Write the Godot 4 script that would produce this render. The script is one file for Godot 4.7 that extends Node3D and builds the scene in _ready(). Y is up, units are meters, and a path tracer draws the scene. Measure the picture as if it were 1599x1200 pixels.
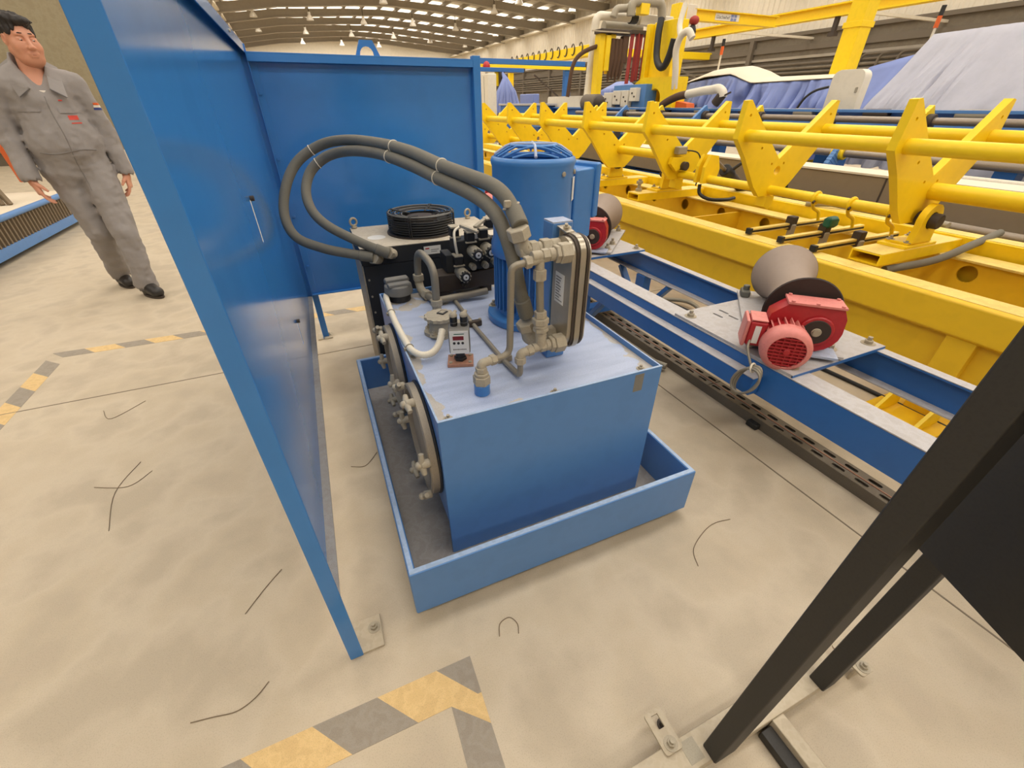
extends Node3D

# ---------------------------------------------------------------- mesh builder
class MB:
	var v := PackedVector3Array()
	var n := PackedVector3Array()
	var uv := PackedVector2Array()

	func tri(a: Vector3, b: Vector3, c: Vector3, na: Vector3, nb: Vector3, nc: Vector3) -> void:
		if (b - a).cross(c - a).dot(na + nb + nc) > 0.0:
			v.append(a); v.append(c); v.append(b)
			n.append(na); n.append(nc); n.append(nb)
		else:
			v.append(a); v.append(b); v.append(c)
			n.append(na); n.append(nb); n.append(nc)
		uv.append(Vector2.ZERO); uv.append(Vector2.ZERO); uv.append(Vector2.ZERO)

	func quad(a: Vector3, b: Vector3, c: Vector3, d: Vector3, nn: Vector3) -> void:
		tri(a, b, c, nn, nn, nn)
		tri(a, c, d, nn, nn, nn)

	# a quad that carries texture coordinates: a = (0,1), b = (1,1), c = (1,0), d = (0,0)
	func quad_uv(a: Vector3, b: Vector3, c: Vector3, d: Vector3, nn: Vector3) -> void:
		var p := [a, b, c, d]
		var t := [Vector2(0, 1), Vector2(1, 1), Vector2(1, 0), Vector2(0, 0)]
		for k in [[0, 1, 2], [0, 2, 3]]:
			var o: Array = k
			if (p[k[1]] - p[k[0]]).cross(p[k[2]] - p[k[0]]).dot(nn) > 0.0:
				o = [k[0], k[2], k[1]]
			for i in o:
				v.append(p[i]); n.append(nn); uv.append(t[i])

	func sq(a: Vector3, b: Vector3, c: Vector3, d: Vector3, na: Vector3, nb: Vector3, nc: Vector3, nd: Vector3) -> void:
		tri(a, b, c, na, nb, nc)
		tri(a, c, d, na, nc, nd)

	func box(c: Vector3, s: Vector3, bev := 0.0, bs := Basis()) -> MB:
		var h := s * 0.5
		var b := minf(bev, minf(h.x, minf(h.y, h.z)) * 0.9)
		for ax in 3:
			var u := (ax + 1) % 3
			var w := (ax + 2) % 3
			for sg in [-1.0, 1.0]:
				var nn := Vector3.ZERO
				nn[ax] = sg
				var p := []
				for k in [[-1, -1], [1, -1], [1, 1], [-1, 1]]:
					var q := Vector3.ZERO
					q[ax] = sg * h[ax]
					q[u] = k[0] * (h[u] - b)
					q[w] = k[1] * (h[w] - b)
					p.append(c + bs * q)
				quad(p[0], p[1], p[2], p[3], bs * nn)
		if b > 0.0:
			for ax in 3:
				var u := (ax + 1) % 3
				var w := (ax + 2) % 3
				for su in [-1.0, 1.0]:
					for sw in [-1.0, 1.0]:
						var nu := Vector3.ZERO
						nu[u] = su
						var nw := Vector3.ZERO
						nw[w] = sw
						var p := []
						for k in [[-1, 0], [1, 0], [1, 1], [-1, 1]]:
							var q := Vector3.ZERO
							q[ax] = k[0] * (h[ax] - b)
							q[u] = su * (h[u] - (b if k[1] else 0.0))
							q[w] = sw * (h[w] - (0.0 if k[1] else b))
							p.append(c + bs * q)
						sq(p[0], p[1], p[2], p[3], bs * nu, bs * nu, bs * nw, bs * nw)
			for sx in [-1.0, 1.0]:
				for sy in [-1.0, 1.0]:
					for sz in [-1.0, 1.0]:
						var d := Vector3(sx, sy, sz)
						tri(c + bs * (d * (h - Vector3(0, b, b))), c + bs * (d * (h - Vector3(b, 0, b))), c + bs * (d * (h - Vector3(b, b, 0))), bs * Vector3(sx, 0, 0), bs * Vector3(0, sy, 0), bs * Vector3(0, 0, sz))
		return self

	# box from corner to corner
	func bx(a: Vector3, b: Vector3, bev := 0.0) -> MB:
		return box((a + b) * 0.5, (b - a).abs(), bev)

	# bar of w (sideways) by h (along up) from a to b
	func bar(a: Vector3, b: Vector3, w: float, h: float, bev := 0.0, up := Vector3.UP) -> MB:
		var d := (b - a).normalized()
		if absf(d.dot(up)) > 0.98:
			up = Vector3.RIGHT
		var x := up.cross(d).normalized()
		var y := d.cross(x)
		return box((a + b) * 0.5, Vector3(w, h, a.distance_to(b)), bev, Basis(x, y, d))

	func tube(pts: Array, r, seg := 10, caps := true) -> MB:
		var cnt := pts.size()
		var t0: Vector3 = (pts[1] - pts[0]).normalized()
		var nrm := t0.cross(Vector3.UP if absf(t0.y) < 0.9 else Vector3.RIGHT).normalized()
		var pr := []
		var pn := []
		for i in cnt:
			var t: Vector3
			if i == 0:
				t = t0
			elif i == cnt - 1:
				t = (pts[i] - pts[i - 1]).normalized()
			else:
				t = ((pts[i + 1] - pts[i]).normalized() + (pts[i] - pts[i - 1]).normalized()).normalized()
			nrm = (nrm - t * nrm.dot(t)).normalized()
			var bn := t.cross(nrm)
			var rr: float = r[i] if r is Array or r is PackedFloat32Array else r
			var ring := []
			var rn := []
			for k in seg:
				var a := TAU * k / seg
				var d := nrm * cos(a) + bn * sin(a)
				ring.append(pts[i] + d * rr)
				rn.append(d)
			if i > 0:
				for k in seg:
					var j := (k + 1) % seg
					sq(pr[k], pr[j], ring[j], ring[k], pn[k], pn[j], rn[j], rn[k])
			if caps and (i == 0 or i == cnt - 1):
				var cn := -t if i == 0 else t
				for k in range(1, seg - 1):
					tri(ring[0], ring[k], ring[k + 1], cn, cn, cn)
			pr = ring
			pn = rn
		return self

	# profile of (radius, height) turned about the y axis of xf
	func lathe(pf: Array, xf: Transform3D, seg := 20, smooth := 0.75) -> MB:
		var m := pf.size()
		var sn := []
		for i in m - 1:
			var d: Vector2 = pf[i + 1] - pf[i]
			sn.append(Vector2(d.y, -d.x).normalized())
		for i in m - 1:
			var a: Vector2 = pf[i]
			var b: Vector2 = pf[i + 1]
			if a.is_equal_approx(b):
				continue
			var na: Vector2 = sn[i]
			var nb: Vector2 = sn[i]
			if i > 0 and sn[i].dot(sn[i - 1]) > smooth:
				na = (sn[i] + sn[i - 1]).normalized()
			if i < m - 2 and sn[i].dot(sn[i + 1]) > smooth:
				nb = (sn[i] + sn[i + 1]).normalized()
			for k in seg:
				var c0 := Vector3(cos(TAU * k / seg), 0, sin(TAU * k / seg))
				var c1 := Vector3(cos(TAU * (k + 1) / seg), 0, sin(TAU * (k + 1) / seg))
				var p := [xf * (c0 * a.x + Vector3.UP * a.y), xf * (c1 * a.x + Vector3.UP * a.y), xf * (c1 * b.x + Vector3.UP * b.y), xf * (c0 * b.x + Vector3.UP * b.y)]
				var q := [xf.basis * (c0 * na.x + Vector3.UP * na.y), xf.basis * (c1 * na.x + Vector3.UP * na.y), xf.basis * (c1 * nb.x + Vector3.UP * nb.y), xf.basis * (c0 * nb.x + Vector3.UP * nb.y)]
				if seg <= 8 and smooth > 0.99:
					var f: Vector3 = (q[0] + q[1]).normalized()
					quad(p[0], p[1], p[2], p[3], f)
					continue
				if a.x > 1e-6:
					tri(p[0], p[1], p[2], q[0], q[1], q[2])
				if b.x > 1e-6:
					tri(p[0], p[2], p[3], q[0], q[2], q[3])
		return self

	# capped cylinder (or hexagon with seg 6) between two points, edges chamfered by bev
	func cyl(a: Vector3, b: Vector3, r: float, seg := 16, bev := 0.0, r2 := -1.0) -> MB:
		var d := b - a
		var L := d.length()
		var y := d / L
		var x := y.cross(Vector3.UP if absf(y.y) < 0.9 else Vector3.RIGHT).normalized()
		var xf := Transform3D(Basis(x, y, x.cross(y)), a)
		var e := r if r2 < 0.0 else r2
		var pf := [Vector2(0, 0), Vector2(r, 0), Vector2(e, L), Vector2(0, L)]
		if bev > 0.0:
			pf = [Vector2(0, 0), Vector2(r - bev, 0), Vector2(r, bev), Vector2(e, L - bev), Vector2(e - bev, L), Vector2(0, L)]
		return lathe(pf, xf, seg, 1.1 if seg <= 8 else 0.8)

	func hex(a: Vector3, b: Vector3, r: float) -> MB:
		return cyl(a, b, r, 6, r * 0.08)

	func ball(c: Vector3, r: float, seg := 12, sy := 1.0) -> MB:
		var pf := []
		for i in 9:
			var t := -PI / 2 + PI * i / 8
			pf.append(Vector2(maxf(cos(t) * r, 0.0), sin(t) * r * sy))
		return lathe(pf, Transform3D(Basis(), c), seg, 0.3)

	func ring(c: Vector3, axis: Vector3, R: float, r: float, seg := 24, sub := 8) -> MB:
		var y := axis.normalized()
		var x := y.cross(Vector3.UP if absf(y.y) < 0.9 else Vector3.RIGHT).normalized()
		var pf := []
		for i in sub + 1:
			var t := TAU * i / sub
			pf.append(Vector2(R + cos(t) * r, sin(t) * r))
		return lathe(pf, Transform3D(Basis(x, y, x.cross(y)), c), seg, 0.3)

	# polygon in the xy plane of xf, pushed from z0 to z1, with holes
	func prism(poly: Array, z0: float, z1: float, xf := Transform3D(), holes: Array = [], soft := false) -> MB:
		var outer := PackedVector2Array(poly)
		if Geometry2D.is_polygon_clockwise(outer):
			outer.reverse()
		var all := outer.duplicate()
		var loops := [outer]
		var left := []
		for h in holes:
			var hh := PackedVector2Array(h)
			if not Geometry2D.is_polygon_clockwise(hh):
				hh.reverse()
			loops.append(hh)
			left.append(hh)
		while left.size():
			# the hole nearest to what is joined already goes next, so that no bridge runs through another hole
			var best := 1e9
			var bi := 0
			var bj := 0
			var bh := 0
			for h in left.size():
				for i in all.size():
					for j in left[h].size():
						var d: float = all[i].distance_squared_to(left[h][j])
						if d < best:
							best = d; bi = i; bj = j; bh = h
			var hh: PackedVector2Array = left[bh]
			left.remove_at(bh)
			var s := (all[bi] - hh[bj]).orthogonal().normalized() * 2e-6
			var merged := PackedVector2Array()
			for i in range(0, bi + 1):
				merged.append(all[i])
			merged[bi] += s
			for j in hh.size() + 1:
				merged.append(hh[(bj + j) % hh.size()])
			merged[bi + 1] += s
			merged[merged.size() - 1] -= s
			for i in range(bi, all.size()):
				merged.append(all[i] - (s if i == bi else Vector2.ZERO))
			all = merged
		var idx := Geometry2D.triangulate_polygon(all)
		if idx.is_empty():
			push_warning("triangulation failed")
		for s in [[z0, -1.0], [z1, 1.0]]:
			var nn: Vector3 = xf.basis * Vector3(0, 0, s[1] * signf(z1 - z0))
			for k in range(0, idx.size(), 3):
				tri(xf * _z(all[idx[k]], s[0]), xf * _z(all[idx[k + 1]], s[0]), xf * _z(all[idx[k + 2]], s[0]), nn, nn, nn)
		for li in loops.size():
			var lp: PackedVector2Array = loops[li]
			var m := lp.size()
			for i in m:
				var a := lp[i]
				var b := lp[(i + 1) % m]
				var e := (b - a).normalized()
				var nn := xf.basis * Vector3(e.y, -e.x, 0)
				var na := nn
				var nb := nn
				if soft or li > 0:
					var e0 := (a - lp[(i + m - 1) % m]).normalized()
					var e1 := (lp[(i + 2) % m] - b).normalized()
					if e0.dot(e) > 0.7:
						na = (nn + xf.basis * Vector3(e0.y, -e0.x, 0)).normalized()
					if e1.dot(e) > 0.7:
						nb = (nn + xf.basis * Vector3(e1.y, -e1.x, 0)).normalized()
				sq(xf * _z(a, z0), xf * _z(b, z0), xf * _z(b, z1), xf * _z(a, z1), na, nb, nb, na)
		return self

	func _z(p: Vector2, z: float) -> Vector3:
		return Vector3(p.x, p.y, z)

	func add(o: MB, xf: Transform3D) -> MB:
		for i in o.v.size():
			v.append(xf * o.v[i])
			n.append((xf.basis * o.n[i]).normalized())
			uv.append(o.uv[i])
		return self

	func mesh() -> ArrayMesh:
		var m := ArrayMesh.new()
		var arr := []
		arr.resize(Mesh.ARRAY_MAX)
		arr[Mesh.ARRAY_VERTEX] = v
		arr[Mesh.ARRAY_NORMAL] = n
		arr[Mesh.ARRAY_TEX_UV] = uv
		m.add_surface_from_arrays(Mesh.PRIMITIVE_TRIANGLES, arr)
		return m

# ---------------------------------------------------------------- scene helpers
var FR := Transform3D()                       # the frame that things are laid out in: the tank's, or the pipe line's
var LINE := Transform3D(Basis(Vector3.UP, deg_to_rad(0.95)), Vector3.ZERO)
var taken := {}
var M := {}

func mb() -> MB:
	return MB.new()

func numbered(s: String) -> String:
	var k: int = taken.get(s, 0)
	taken[s] = k + 1
	return s if k == 0 else "%s_%03d" % [s, k]

func tag(o: Node3D, label: String, category: String, group := "") -> Node3D:
	o.set_meta("label", label)
	o.set_meta("category", category)
	if group:
		o.set_meta("group", group)
	return o

# a thing: a node at its base; its parts are given in the frame's own coordinates
func thing(called: String, label: String, category: String, at: Vector3, group := "") -> Node3D:
	var o := Node3D.new()
	o.name = numbered(called)
	add_child(o, true)
	o.transform = FR * Transform3D(Basis(), at)
	o.set_meta("at", at)
	return tag(o, label, category, group)

func part(called: String, b: MB, mat: Material, parent: Node3D, label := "") -> MeshInstance3D:
	var i := MeshInstance3D.new()
	i.mesh = b.mesh()
	i.material_override = mat
	i.name = called
	parent.add_child(i, true)
	if parent.has_meta("at"):
		i.position = -(parent.get_meta("at") as Vector3)
	if label:
		i.set_meta("label", label)
	return i

func one(called: String, b: MB, mat: Material, label: String, category: String, group := "") -> MeshInstance3D:
	var i := MeshInstance3D.new()
	var lo := Vector3.INF
	var hi := -Vector3.INF
	for p in b.v:
		lo = lo.min(p); hi = hi.max(p)
	var at := Vector3((lo.x + hi.x) / 2, lo.y, (lo.z + hi.z) / 2)
	for k in b.v.size():
		b.v[k] -= at
	i.mesh = b.mesh()
	i.material_override = mat
	i.name = numbered(called)
	add_child(i, true)
	i.transform = FR * Transform3D(Basis(), at)
	tag(i, label, category, group)
	return i

func struct(called: String, b: MB, mat: Material) -> MeshInstance3D:
	var i := MeshInstance3D.new()
	i.mesh = b.mesh()
	i.material_override = mat
	i.name = called
	add_child(i, true)
	i.transform = FR
	i.set_meta("kind", "structure")
	return i

func copy(o: Node3D, called: String, to: Vector3, label: String) -> Node3D:
	var c: Node3D = o.duplicate()
	c.name = numbered(called)
	add_child(c, true)
	c.transform = FR * Transform3D(Basis(), to)
	c.set_meta("label", label)
	return c

func V(x: float, y: float, z: float) -> Vector3:
	return Vector3(x, y, z)

# smooth curve through points
func spline(p: Array, k := 8) -> Array:
	var out := []
	for i in p.size() - 1:
		var a: Vector3 = p[maxi(i - 1, 0)]
		var b: Vector3 = p[i]
		var c: Vector3 = p[i + 1]
		var d: Vector3 = p[mini(i + 2, p.size() - 1)]
		for j in k:
			var t := float(j) / k
			out.append(0.5 * ((2.0 * b) + (c - a) * t + (2.0 * a - 5.0 * b + 4.0 * c - d) * t * t + (3.0 * b - a - 3.0 * c + d) * t * t * t))
	out.append(p[p.size() - 1])
	return out

# polyline with rounded corners, as bent pipes have
func bent(p: Array, r: float, k := 6) -> Array:
	var out := [p[0]]
	for i in range(1, p.size() - 1):
		var a: Vector3 = (p[i - 1] - p[i])
		var b: Vector3 = (p[i + 1] - p[i])
		var d := minf(r, minf(a.length(), b.length()) * 0.49)
		var s: Vector3 = p[i] + a.normalized() * d
		var e: Vector3 = p[i] + b.normalized() * d
		for j in k + 1:
			var t := float(j) / k
			out.append(s * (1 - t) * (1 - t) + p[i] * 2 * t * (1 - t) + e * t * t)
	out.append(p[p.size() - 1])
	return out

func circle(c: Vector2, r: float, k := 14, ry := -1.0) -> Array:
	var out := []
	for i in k:
		var a := TAU * i / k
		out.append(c + Vector2(cos(a) * r, sin(a) * (r if ry < 0 else ry)))
	return out

func slot(c: Vector2, w: float, h: float, k := 5) -> Array:
	# a stadium, long side along the larger of w and h
	var out := []
	var r := minf(w, h) / 2
	var e := Vector2(w / 2 - r, 0) if w > h else Vector2(0, h / 2 - r)
	var a0 := -PI / 2 if w > h else 0.0
	for s in 2:
		for i in k + 1:
			var a := a0 + PI * i / k + PI * s
			out.append(c + (e if s == 0 else -e) + Vector2(cos(a), sin(a)) * r)
	return out

func rrect(c: Vector2, w: float, h: float, r: float, k := 4) -> Array:
	var out := []
	for q in 4:
		var o: Vector2 = Vector2(w / 2 - r, h / 2 - r) * [Vector2(1, 1), Vector2(-1, 1), Vector2(-1, -1), Vector2(1, -1)][q]
		for i in k + 1:
			var a := PI / 2 * q + PI / 2 * i / k
			out.append(c + o + Vector2(cos(a), sin(a)) * r)
	return out

# ---------------------------------------------------------------- materials
func noise_tex(f: float, cols: Array, offs: Array, seed_ := 1, oct := 4, kind := FastNoiseLite.TYPE_SIMPLEX_SMOOTH, size := 512) -> NoiseTexture2D:
	var nz := FastNoiseLite.new()
	nz.noise_type = kind
	nz.frequency = f
	nz.seed = seed_
	nz.fractal_octaves = oct
	var g := Gradient.new()
	g.colors = PackedColorArray(cols)
	g.offsets = PackedFloat32Array(offs)
	var t := NoiseTexture2D.new()
	t.width = size
	t.height = size
	t.seamless = true
	t.noise = nz
	t.color_ramp = g
	return t

func mat(called: String, c: Color, rough := 0.5, metal := 0.0, tex: Texture2D = null, scale := 2.0) -> StandardMaterial3D:
	var m := StandardMaterial3D.new()
	m.resource_name = called
	m.albedo_color = c
	m.roughness = rough
	m.metallic = metal
	if tex:
		m.albedo_texture = tex
		m.uv1_triplanar = true
		m.uv1_scale = Vector3.ONE * scale
	M[called] = m
	return m

# a second, finer pattern multiplied over the first
func fine(m: StandardMaterial3D, tex: Texture2D, scale: float) -> void:
	m.detail_enabled = true
	m.detail_blend_mode = BaseMaterial3D.BLEND_MODE_MUL
	m.detail_uv_layer = BaseMaterial3D.DETAIL_UV_2
	m.detail_albedo = tex
	m.uv2_triplanar = true
	m.uv2_scale = Vector3.ONE * scale

func g1(x: float) -> Color:
	return Color(x, x, x)

func make_materials() -> void:
	var soft := noise_tex(0.012, [g1(0.978), g1(1.0), g1(0.988)], [0.25, 0.5, 0.8], 3)
	var grain := noise_tex(0.08, [g1(0.92), g1(1.0), g1(0.95)], [0.25, 0.55, 0.85], 5, 3)
	var speck := noise_tex(0.2, [g1(0.93), g1(1.0), g1(0.97)], [0.2, 0.45, 0.9], 9, 4)
	var patch := noise_tex(0.016, [Color(0.955, 0.945, 0.93), Color(1, 1, 1), Color(0.975, 0.965, 0.95)], [0.3, 0.5, 0.72], 12, 5)
	var conc := noise_tex(0.010, [Color(0.925, 0.92, 0.915), Color(1, 1, 1), Color(0.975, 0.97, 0.96), Color(0.93, 0.925, 0.92)], [0.22, 0.48, 0.62, 0.85], 21, 6, FastNoiseLite.TYPE_SIMPLEX_SMOOTH, 1024)
	M.tex_soft = soft; M.tex_grain = grain; M.tex_speck = speck; M.tex_patch = patch

	var m := mat("floor_concrete", Color8(196, 182, 159), 0.6, 0.0, conc, 0.22)
	fine(m, speck, 2.3)
	mat("joint_filler", Color8(120, 108, 92), 0.8)
	m = mat("tape_yellow", Color8(222, 190, 132), 0.6, 0.0, patch, 2.0); fine(m, grain, 6.0)
	m = mat("tape_grey", Color8(152, 143, 130), 0.6, 0.0, patch, 2.4); fine(m, grain, 7.0)
	m = mat("blue_paint", Color8(38, 104, 178), 0.34, 0.0, soft, 1.3)
	m = mat("blue_sheet", Color8(58, 128, 200), 0.16, 0.0, soft, 0.6)
	m = mat("blue_tank", Color8(86, 134, 194), 0.36, 0.0, soft, 1.1)
	m = mat("blue_motor", Color8(66, 126, 192), 0.3, 0.0, soft, 2.0)
	m = mat("blue_beam", Color8(44, 102, 172), 0.4, 0.0, soft, 1.1)
	m = mat("blue_dusty", Color8(176, 188, 214), 0.55, 0.0, patch, 1.7); fine(m, grain, 5.0)
	m = mat("tray_dust", Color8(164, 160, 156), 0.6, 0.0, patch, 2.1); fine(m, grain, 6.0)
	m = mat("plate_dusty", Color8(188, 186, 188), 0.5, 0.0, patch, 1.6); fine(m, grain, 6.0)
	m = mat("hose_rubber", Color8(118, 114, 102), 0.8, 0.0, grain, 5.0); fine(m, soft, 3.0)
	m = mat("zinc", Color8(172, 162, 142), 0.5, 0.25, grain, 8.0)
	m = mat("steel_pipe", Color8(150, 142, 126), 0.5, 0.3, grain, 8.0)
	m = mat("stainless", Color8(176, 168, 152), 0.3, 0.75, soft, 3.0)
	m = mat("dark_steel", Color8(72, 62, 54), 0.6, 0.2, grain, 5.0)
	m = mat("black_plastic", Color8(32, 32, 32), 0.5)
	m = mat("black_paint", Color8(44, 44, 44), 0.55, 0.0, grain, 6.0)
	m = mat("cooler_black", Color8(36, 38, 42), 0.5, 0.0, soft, 2.0)
	m = mat("grey_plastic", Color8(126, 124, 118), 0.6, 0.0, grain, 5.0)
	m = mat("dusty_cream", Color8(180, 171, 152), 0.75, 0.0, patch, 4.0); fine(m, grain, 9.0)
	m = mat("cooler_top", Color8(206, 196, 178), 0.7, 0.0, patch, 2.4); fine(m, grain, 6.0)
	m = mat("cast_alu", Color8(166, 158, 140), 0.6, 0.2, grain, 7.0)
	m = mat("conduit_white", Color8(236, 226, 204), 0.6, 0.0, grain, 6.0)
	m = mat("white_label", Color8(226, 224, 218), 0.5)
	m = mat("rust_plate", Color8(176, 128, 104), 0.7, 0.0, patch, 5.0)
	m = mat("red_window", Color8(120, 16, 22), 0.3)
	m = mat("red_paint", Color8(176, 36, 44), 0.38, 0.0, patch, 3.0)
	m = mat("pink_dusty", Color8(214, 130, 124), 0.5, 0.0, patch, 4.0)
	m = mat("roller_rubber", Color8(150, 134, 122), 0.75, 0.0, soft, 3.0)
	m = mat("roller_face", Color8(54, 44, 40), 0.6, 0.1, patch, 3.0)
	m = mat("yellow_paint", Color8(250, 212, 22), 0.42, 0.0, soft, 1.0)
	m = mat("yellow_beam", Color8(236, 192, 34), 0.45, 0.0, soft, 0.9)
	m = mat("yellow_dusty", Color8(244, 216, 120), 0.55, 0.0, patch, 1.6); fine(m, grain, 5.0)
	m = mat("grey_beige", Color8(140, 124, 100), 0.6, 0.0, soft, 1.0)
	m = mat("cream_dust", Color8(226, 214, 192), 0.7, 0.0, grain, 3.0)
	m = mat("shaft_steel", Color8(150, 138, 124), 0.4, 0.5, grain, 4.0)
	m = mat("tarp_blue", Color8(128, 144, 200), 0.55, 0.0, soft, 0.7)
	m = mat("tarp_pale", Color8(176, 176, 188), 0.65, 0.0, soft, 0.5); fine(m, soft, 1.5)
	m = mat("wall_cladding", Color8(226, 216, 196), 0.7, 0.0, soft, 0.3)
	m = mat("wall_band", Color8(124, 114, 98), 0.8, 0.0, patch, 0.25); fine(m, grain, 0.7)
	m = mat("pipe_grey", Color8(104, 94, 80), 0.7)
	m = mat("wall_beige", Color8(156, 146, 120), 0.8, 0.0, patch, 0.5); fine(m, grain, 2.0)
	m = mat("roof_deck", Color8(228, 220, 204), 0.8, 0.0, soft, 0.2)
	m = mat("roof_steel", Color8(160, 150, 134), 0.7, 0.0, soft, 0.3)
	m = mat("lamp_white", Color8(232, 226, 214), 0.5)
	m = mat("pvc_white", Color8(224, 216, 198), 0.5, 0.0, grain, 2.0)
	m = mat("cabinet_white", Color8(226, 218, 200), 0.5, 0.0, soft, 1.0)
	m = mat("red_curtain", Color8(160, 52, 48), 0.6, 0.0, grain, 2.0)
	m = mat("brown_rag", Color8(92, 68, 50), 0.9, 0.0, grain, 4.0)
	m = mat("mesh_grey", Color8(128, 112, 90), 0.8, 0.0, grain, 3.0)
	m = mat("frame_beige", Color8(184, 172, 150), 0.6, 0.0, patch, 3.0)
	m = mat("black_cabinet", Color8(46, 44, 41), 0.6, 0.0, grain, 3.0)
	m = mat("rim_lit_dust", Color8(160, 184, 216), 0.5, 0.0, patch, 3.0)  # pale blue paints overhead light onto the rim tops, along with edge dust
	m = mat("tray_metal", Color8(116, 108, 96), 0.5, 0.3, grain, 5.0)
	m = mat("cover_grey", Color8(150, 140, 124), 0.5, 0.2, grain, 4.0)
	m = mat("clamp_grey", Color8(112, 112, 104), 0.5, 0.3, grain, 5.0)
	m = mat("tank_top", Color.WHITE, 0.5)
	m.albedo_texture = stained_top()
	fine(m, grain, 5.0)
	m = mat("twig", Color8(120, 104, 84), 0.8)
	m = mat("green_plastic", Color8(30, 96, 74), 0.5)
	m = mat("orange_paint", Color8(216, 96, 36), 0.5)
	m = mat("skylight", Color8(240, 240, 236), 0.6)
	m.emission_enabled = true
	m.emission = Color(1.0, 0.97, 0.92)
	m.emission_energy_multiplier = 1.5

# the tank's top plate: pale dust film with brown oily dirt caught along its rims
func stained_top() -> ImageTexture:
	var w := 512
	var h := 704
	var nz := FastNoiseLite.new()
	nz.seed = 77
	nz.frequency = 0.011
	nz.fractal_octaves = 5
	var im := Image.create(w, h, false, Image.FORMAT_RGB8)
	for y in h:
		for x in w:
			var n := nz.get_noise_2d(x, y)
			var n2 := nz.get_noise_2d(x * 0.35 + 900, y * 2.2)
			var c := Color8(178, 190, 216).lerp(Color8(164, 176, 204), clampf(n2 * 1.6 + 0.3, 0.0, 1.0))
			var e := minf(minf(x * 0.9, w - x), minf(h - y, y * 0.5)) / 40.0
			var spot := Vector2(x - 0.50 * w, (h - y) * 1.5).length() / 60.0
			var corner := minf(Vector2(x, h - y).length() / 52.0, Vector2((w - x) * 0.7, (h - y) * 0.5).length() / 62.0)
			var back := Vector2(x - 0.1 * w, y * 0.8).length() / 150.0
			var far := Vector2((x - 0.45 * w) * 0.6, y * 1.1).length() / 120.0
			var d := minf(minf(e * 1.5, spot), minf(corner, minf(back, far)))
			if d + n * 1.1 < 0.6:
				c = Color8(188, 182, 174).lerp(Color8(176, 168, 156), clampf(0.5 + n * 2.0, 0.0, 1.0))
			im.set_pixel(x, y, c)
	return ImageTexture.create_from_image(im)

# ---------------------------------------------------------------- the place
const BAY := 4.55
const ROOF := [Vector2(-2.6, 6.98), Vector2(1.1, 7.46), Vector2(4.25, 7.63), Vector2(6.3, 7.75), Vector2(9.0, 7.83), Vector2(12.5, 7.72), Vector2(15.7, 7.5), Vector2(18.6, 7.28), Vector2(22.0, 7.1)]

func roof_y(x: float) -> float:
	for i in ROOF.size() - 1:
		if x <= ROOF[i + 1].x:
			return lerpf(ROOF[i].y, ROOF[i + 1].y, (x - ROOF[i].x) / (ROOF[i + 1].x - ROOF[i].x))
	return 7.1

func beam_z(k: int) -> float:
	return 8.3 - BAY * k

func area_light(called: String, at: Vector3, size: Vector2, power: float) -> void:
	var l := AreaLight3D.new()
	l.name = called
	l.area_size = size
	l.light_energy = power
	l.light_color = Color(1.0, 0.975, 0.94)
	l.shadow_enabled = true
	l.set("area_range", 60.0)
	l.transform = LINE * Transform3D(Basis(Vector3.RIGHT, -PI / 2), at)
	add_child(l, true)

func _ready() -> void:
	var cam := Camera3D.new()
	cam.name = "camera"
	cam.position = Vector3(0, 1.35, 0)
	cam.rotation_degrees = Vector3(-33.4, -23.125, -0.125)
	cam.fov = rad_to_deg(2.0 * atan(600.0 / 662.4))
	cam.near = 0.02
	cam.far = 200.0
	add_child(cam)
	var we := WorldEnvironment.new()
	we.name = "world"
	var e := Environment.new()
	e.background_mode = Environment.BG_SKY
	e.sky = Sky.new()
	var sm := ProceduralSkyMaterial.new()
	sm.sky_top_color = Color(0.62, 0.72, 0.86)
	sm.sky_horizon_color = Color(0.86, 0.88, 0.9)
	sm.ground_bottom_color = Color(0.5, 0.47, 0.42)
	sm.ground_horizon_color = Color(0.8, 0.8, 0.8)
	e.sky.sky_material = sm
	e.tonemap_mode = Environment.TONE_MAPPER_LINEAR
	e.tonemap_exposure = 0.98
	e.sdfgi_enabled = true
	e.ssao_enabled = true
	e.ssil_enabled = true
	we.environment = e
	add_child(we)
	# daylight through the translucent roof strips, one between each pair of roof beams
	for k in 17:
		for s in [[-2.2, 2.3], [2.5, 8.4], [8.6, 14.5], [14.7, 20.9]]:
			var xm: float = (s[0] + s[1]) / 2
			area_light("skylight_glow", V(xm, minf(roof_y(s[0]), roof_y(s[1])) + 0.08, beam_z(k) - 1.0), Vector2(s[1] - s[0], 1.0), 2.3 * (s[1] - s[0]))
		if k < 12:
			area_light("skylight_glow", V(-7.0, 6.98, beam_z(k) - 1.0), Vector2(6.0, 1.0), 12.0)
	make_materials()
	hall()
	FR = Transform3D()
	screens()
	tray_and_tank()
	motor()
	cooler()
	valves()
	exchanger()
	top_fittings()
	hoses()
	conveyor()
	yellow_machine()
	console()
	floor_litter()
	background()
	person()

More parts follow.
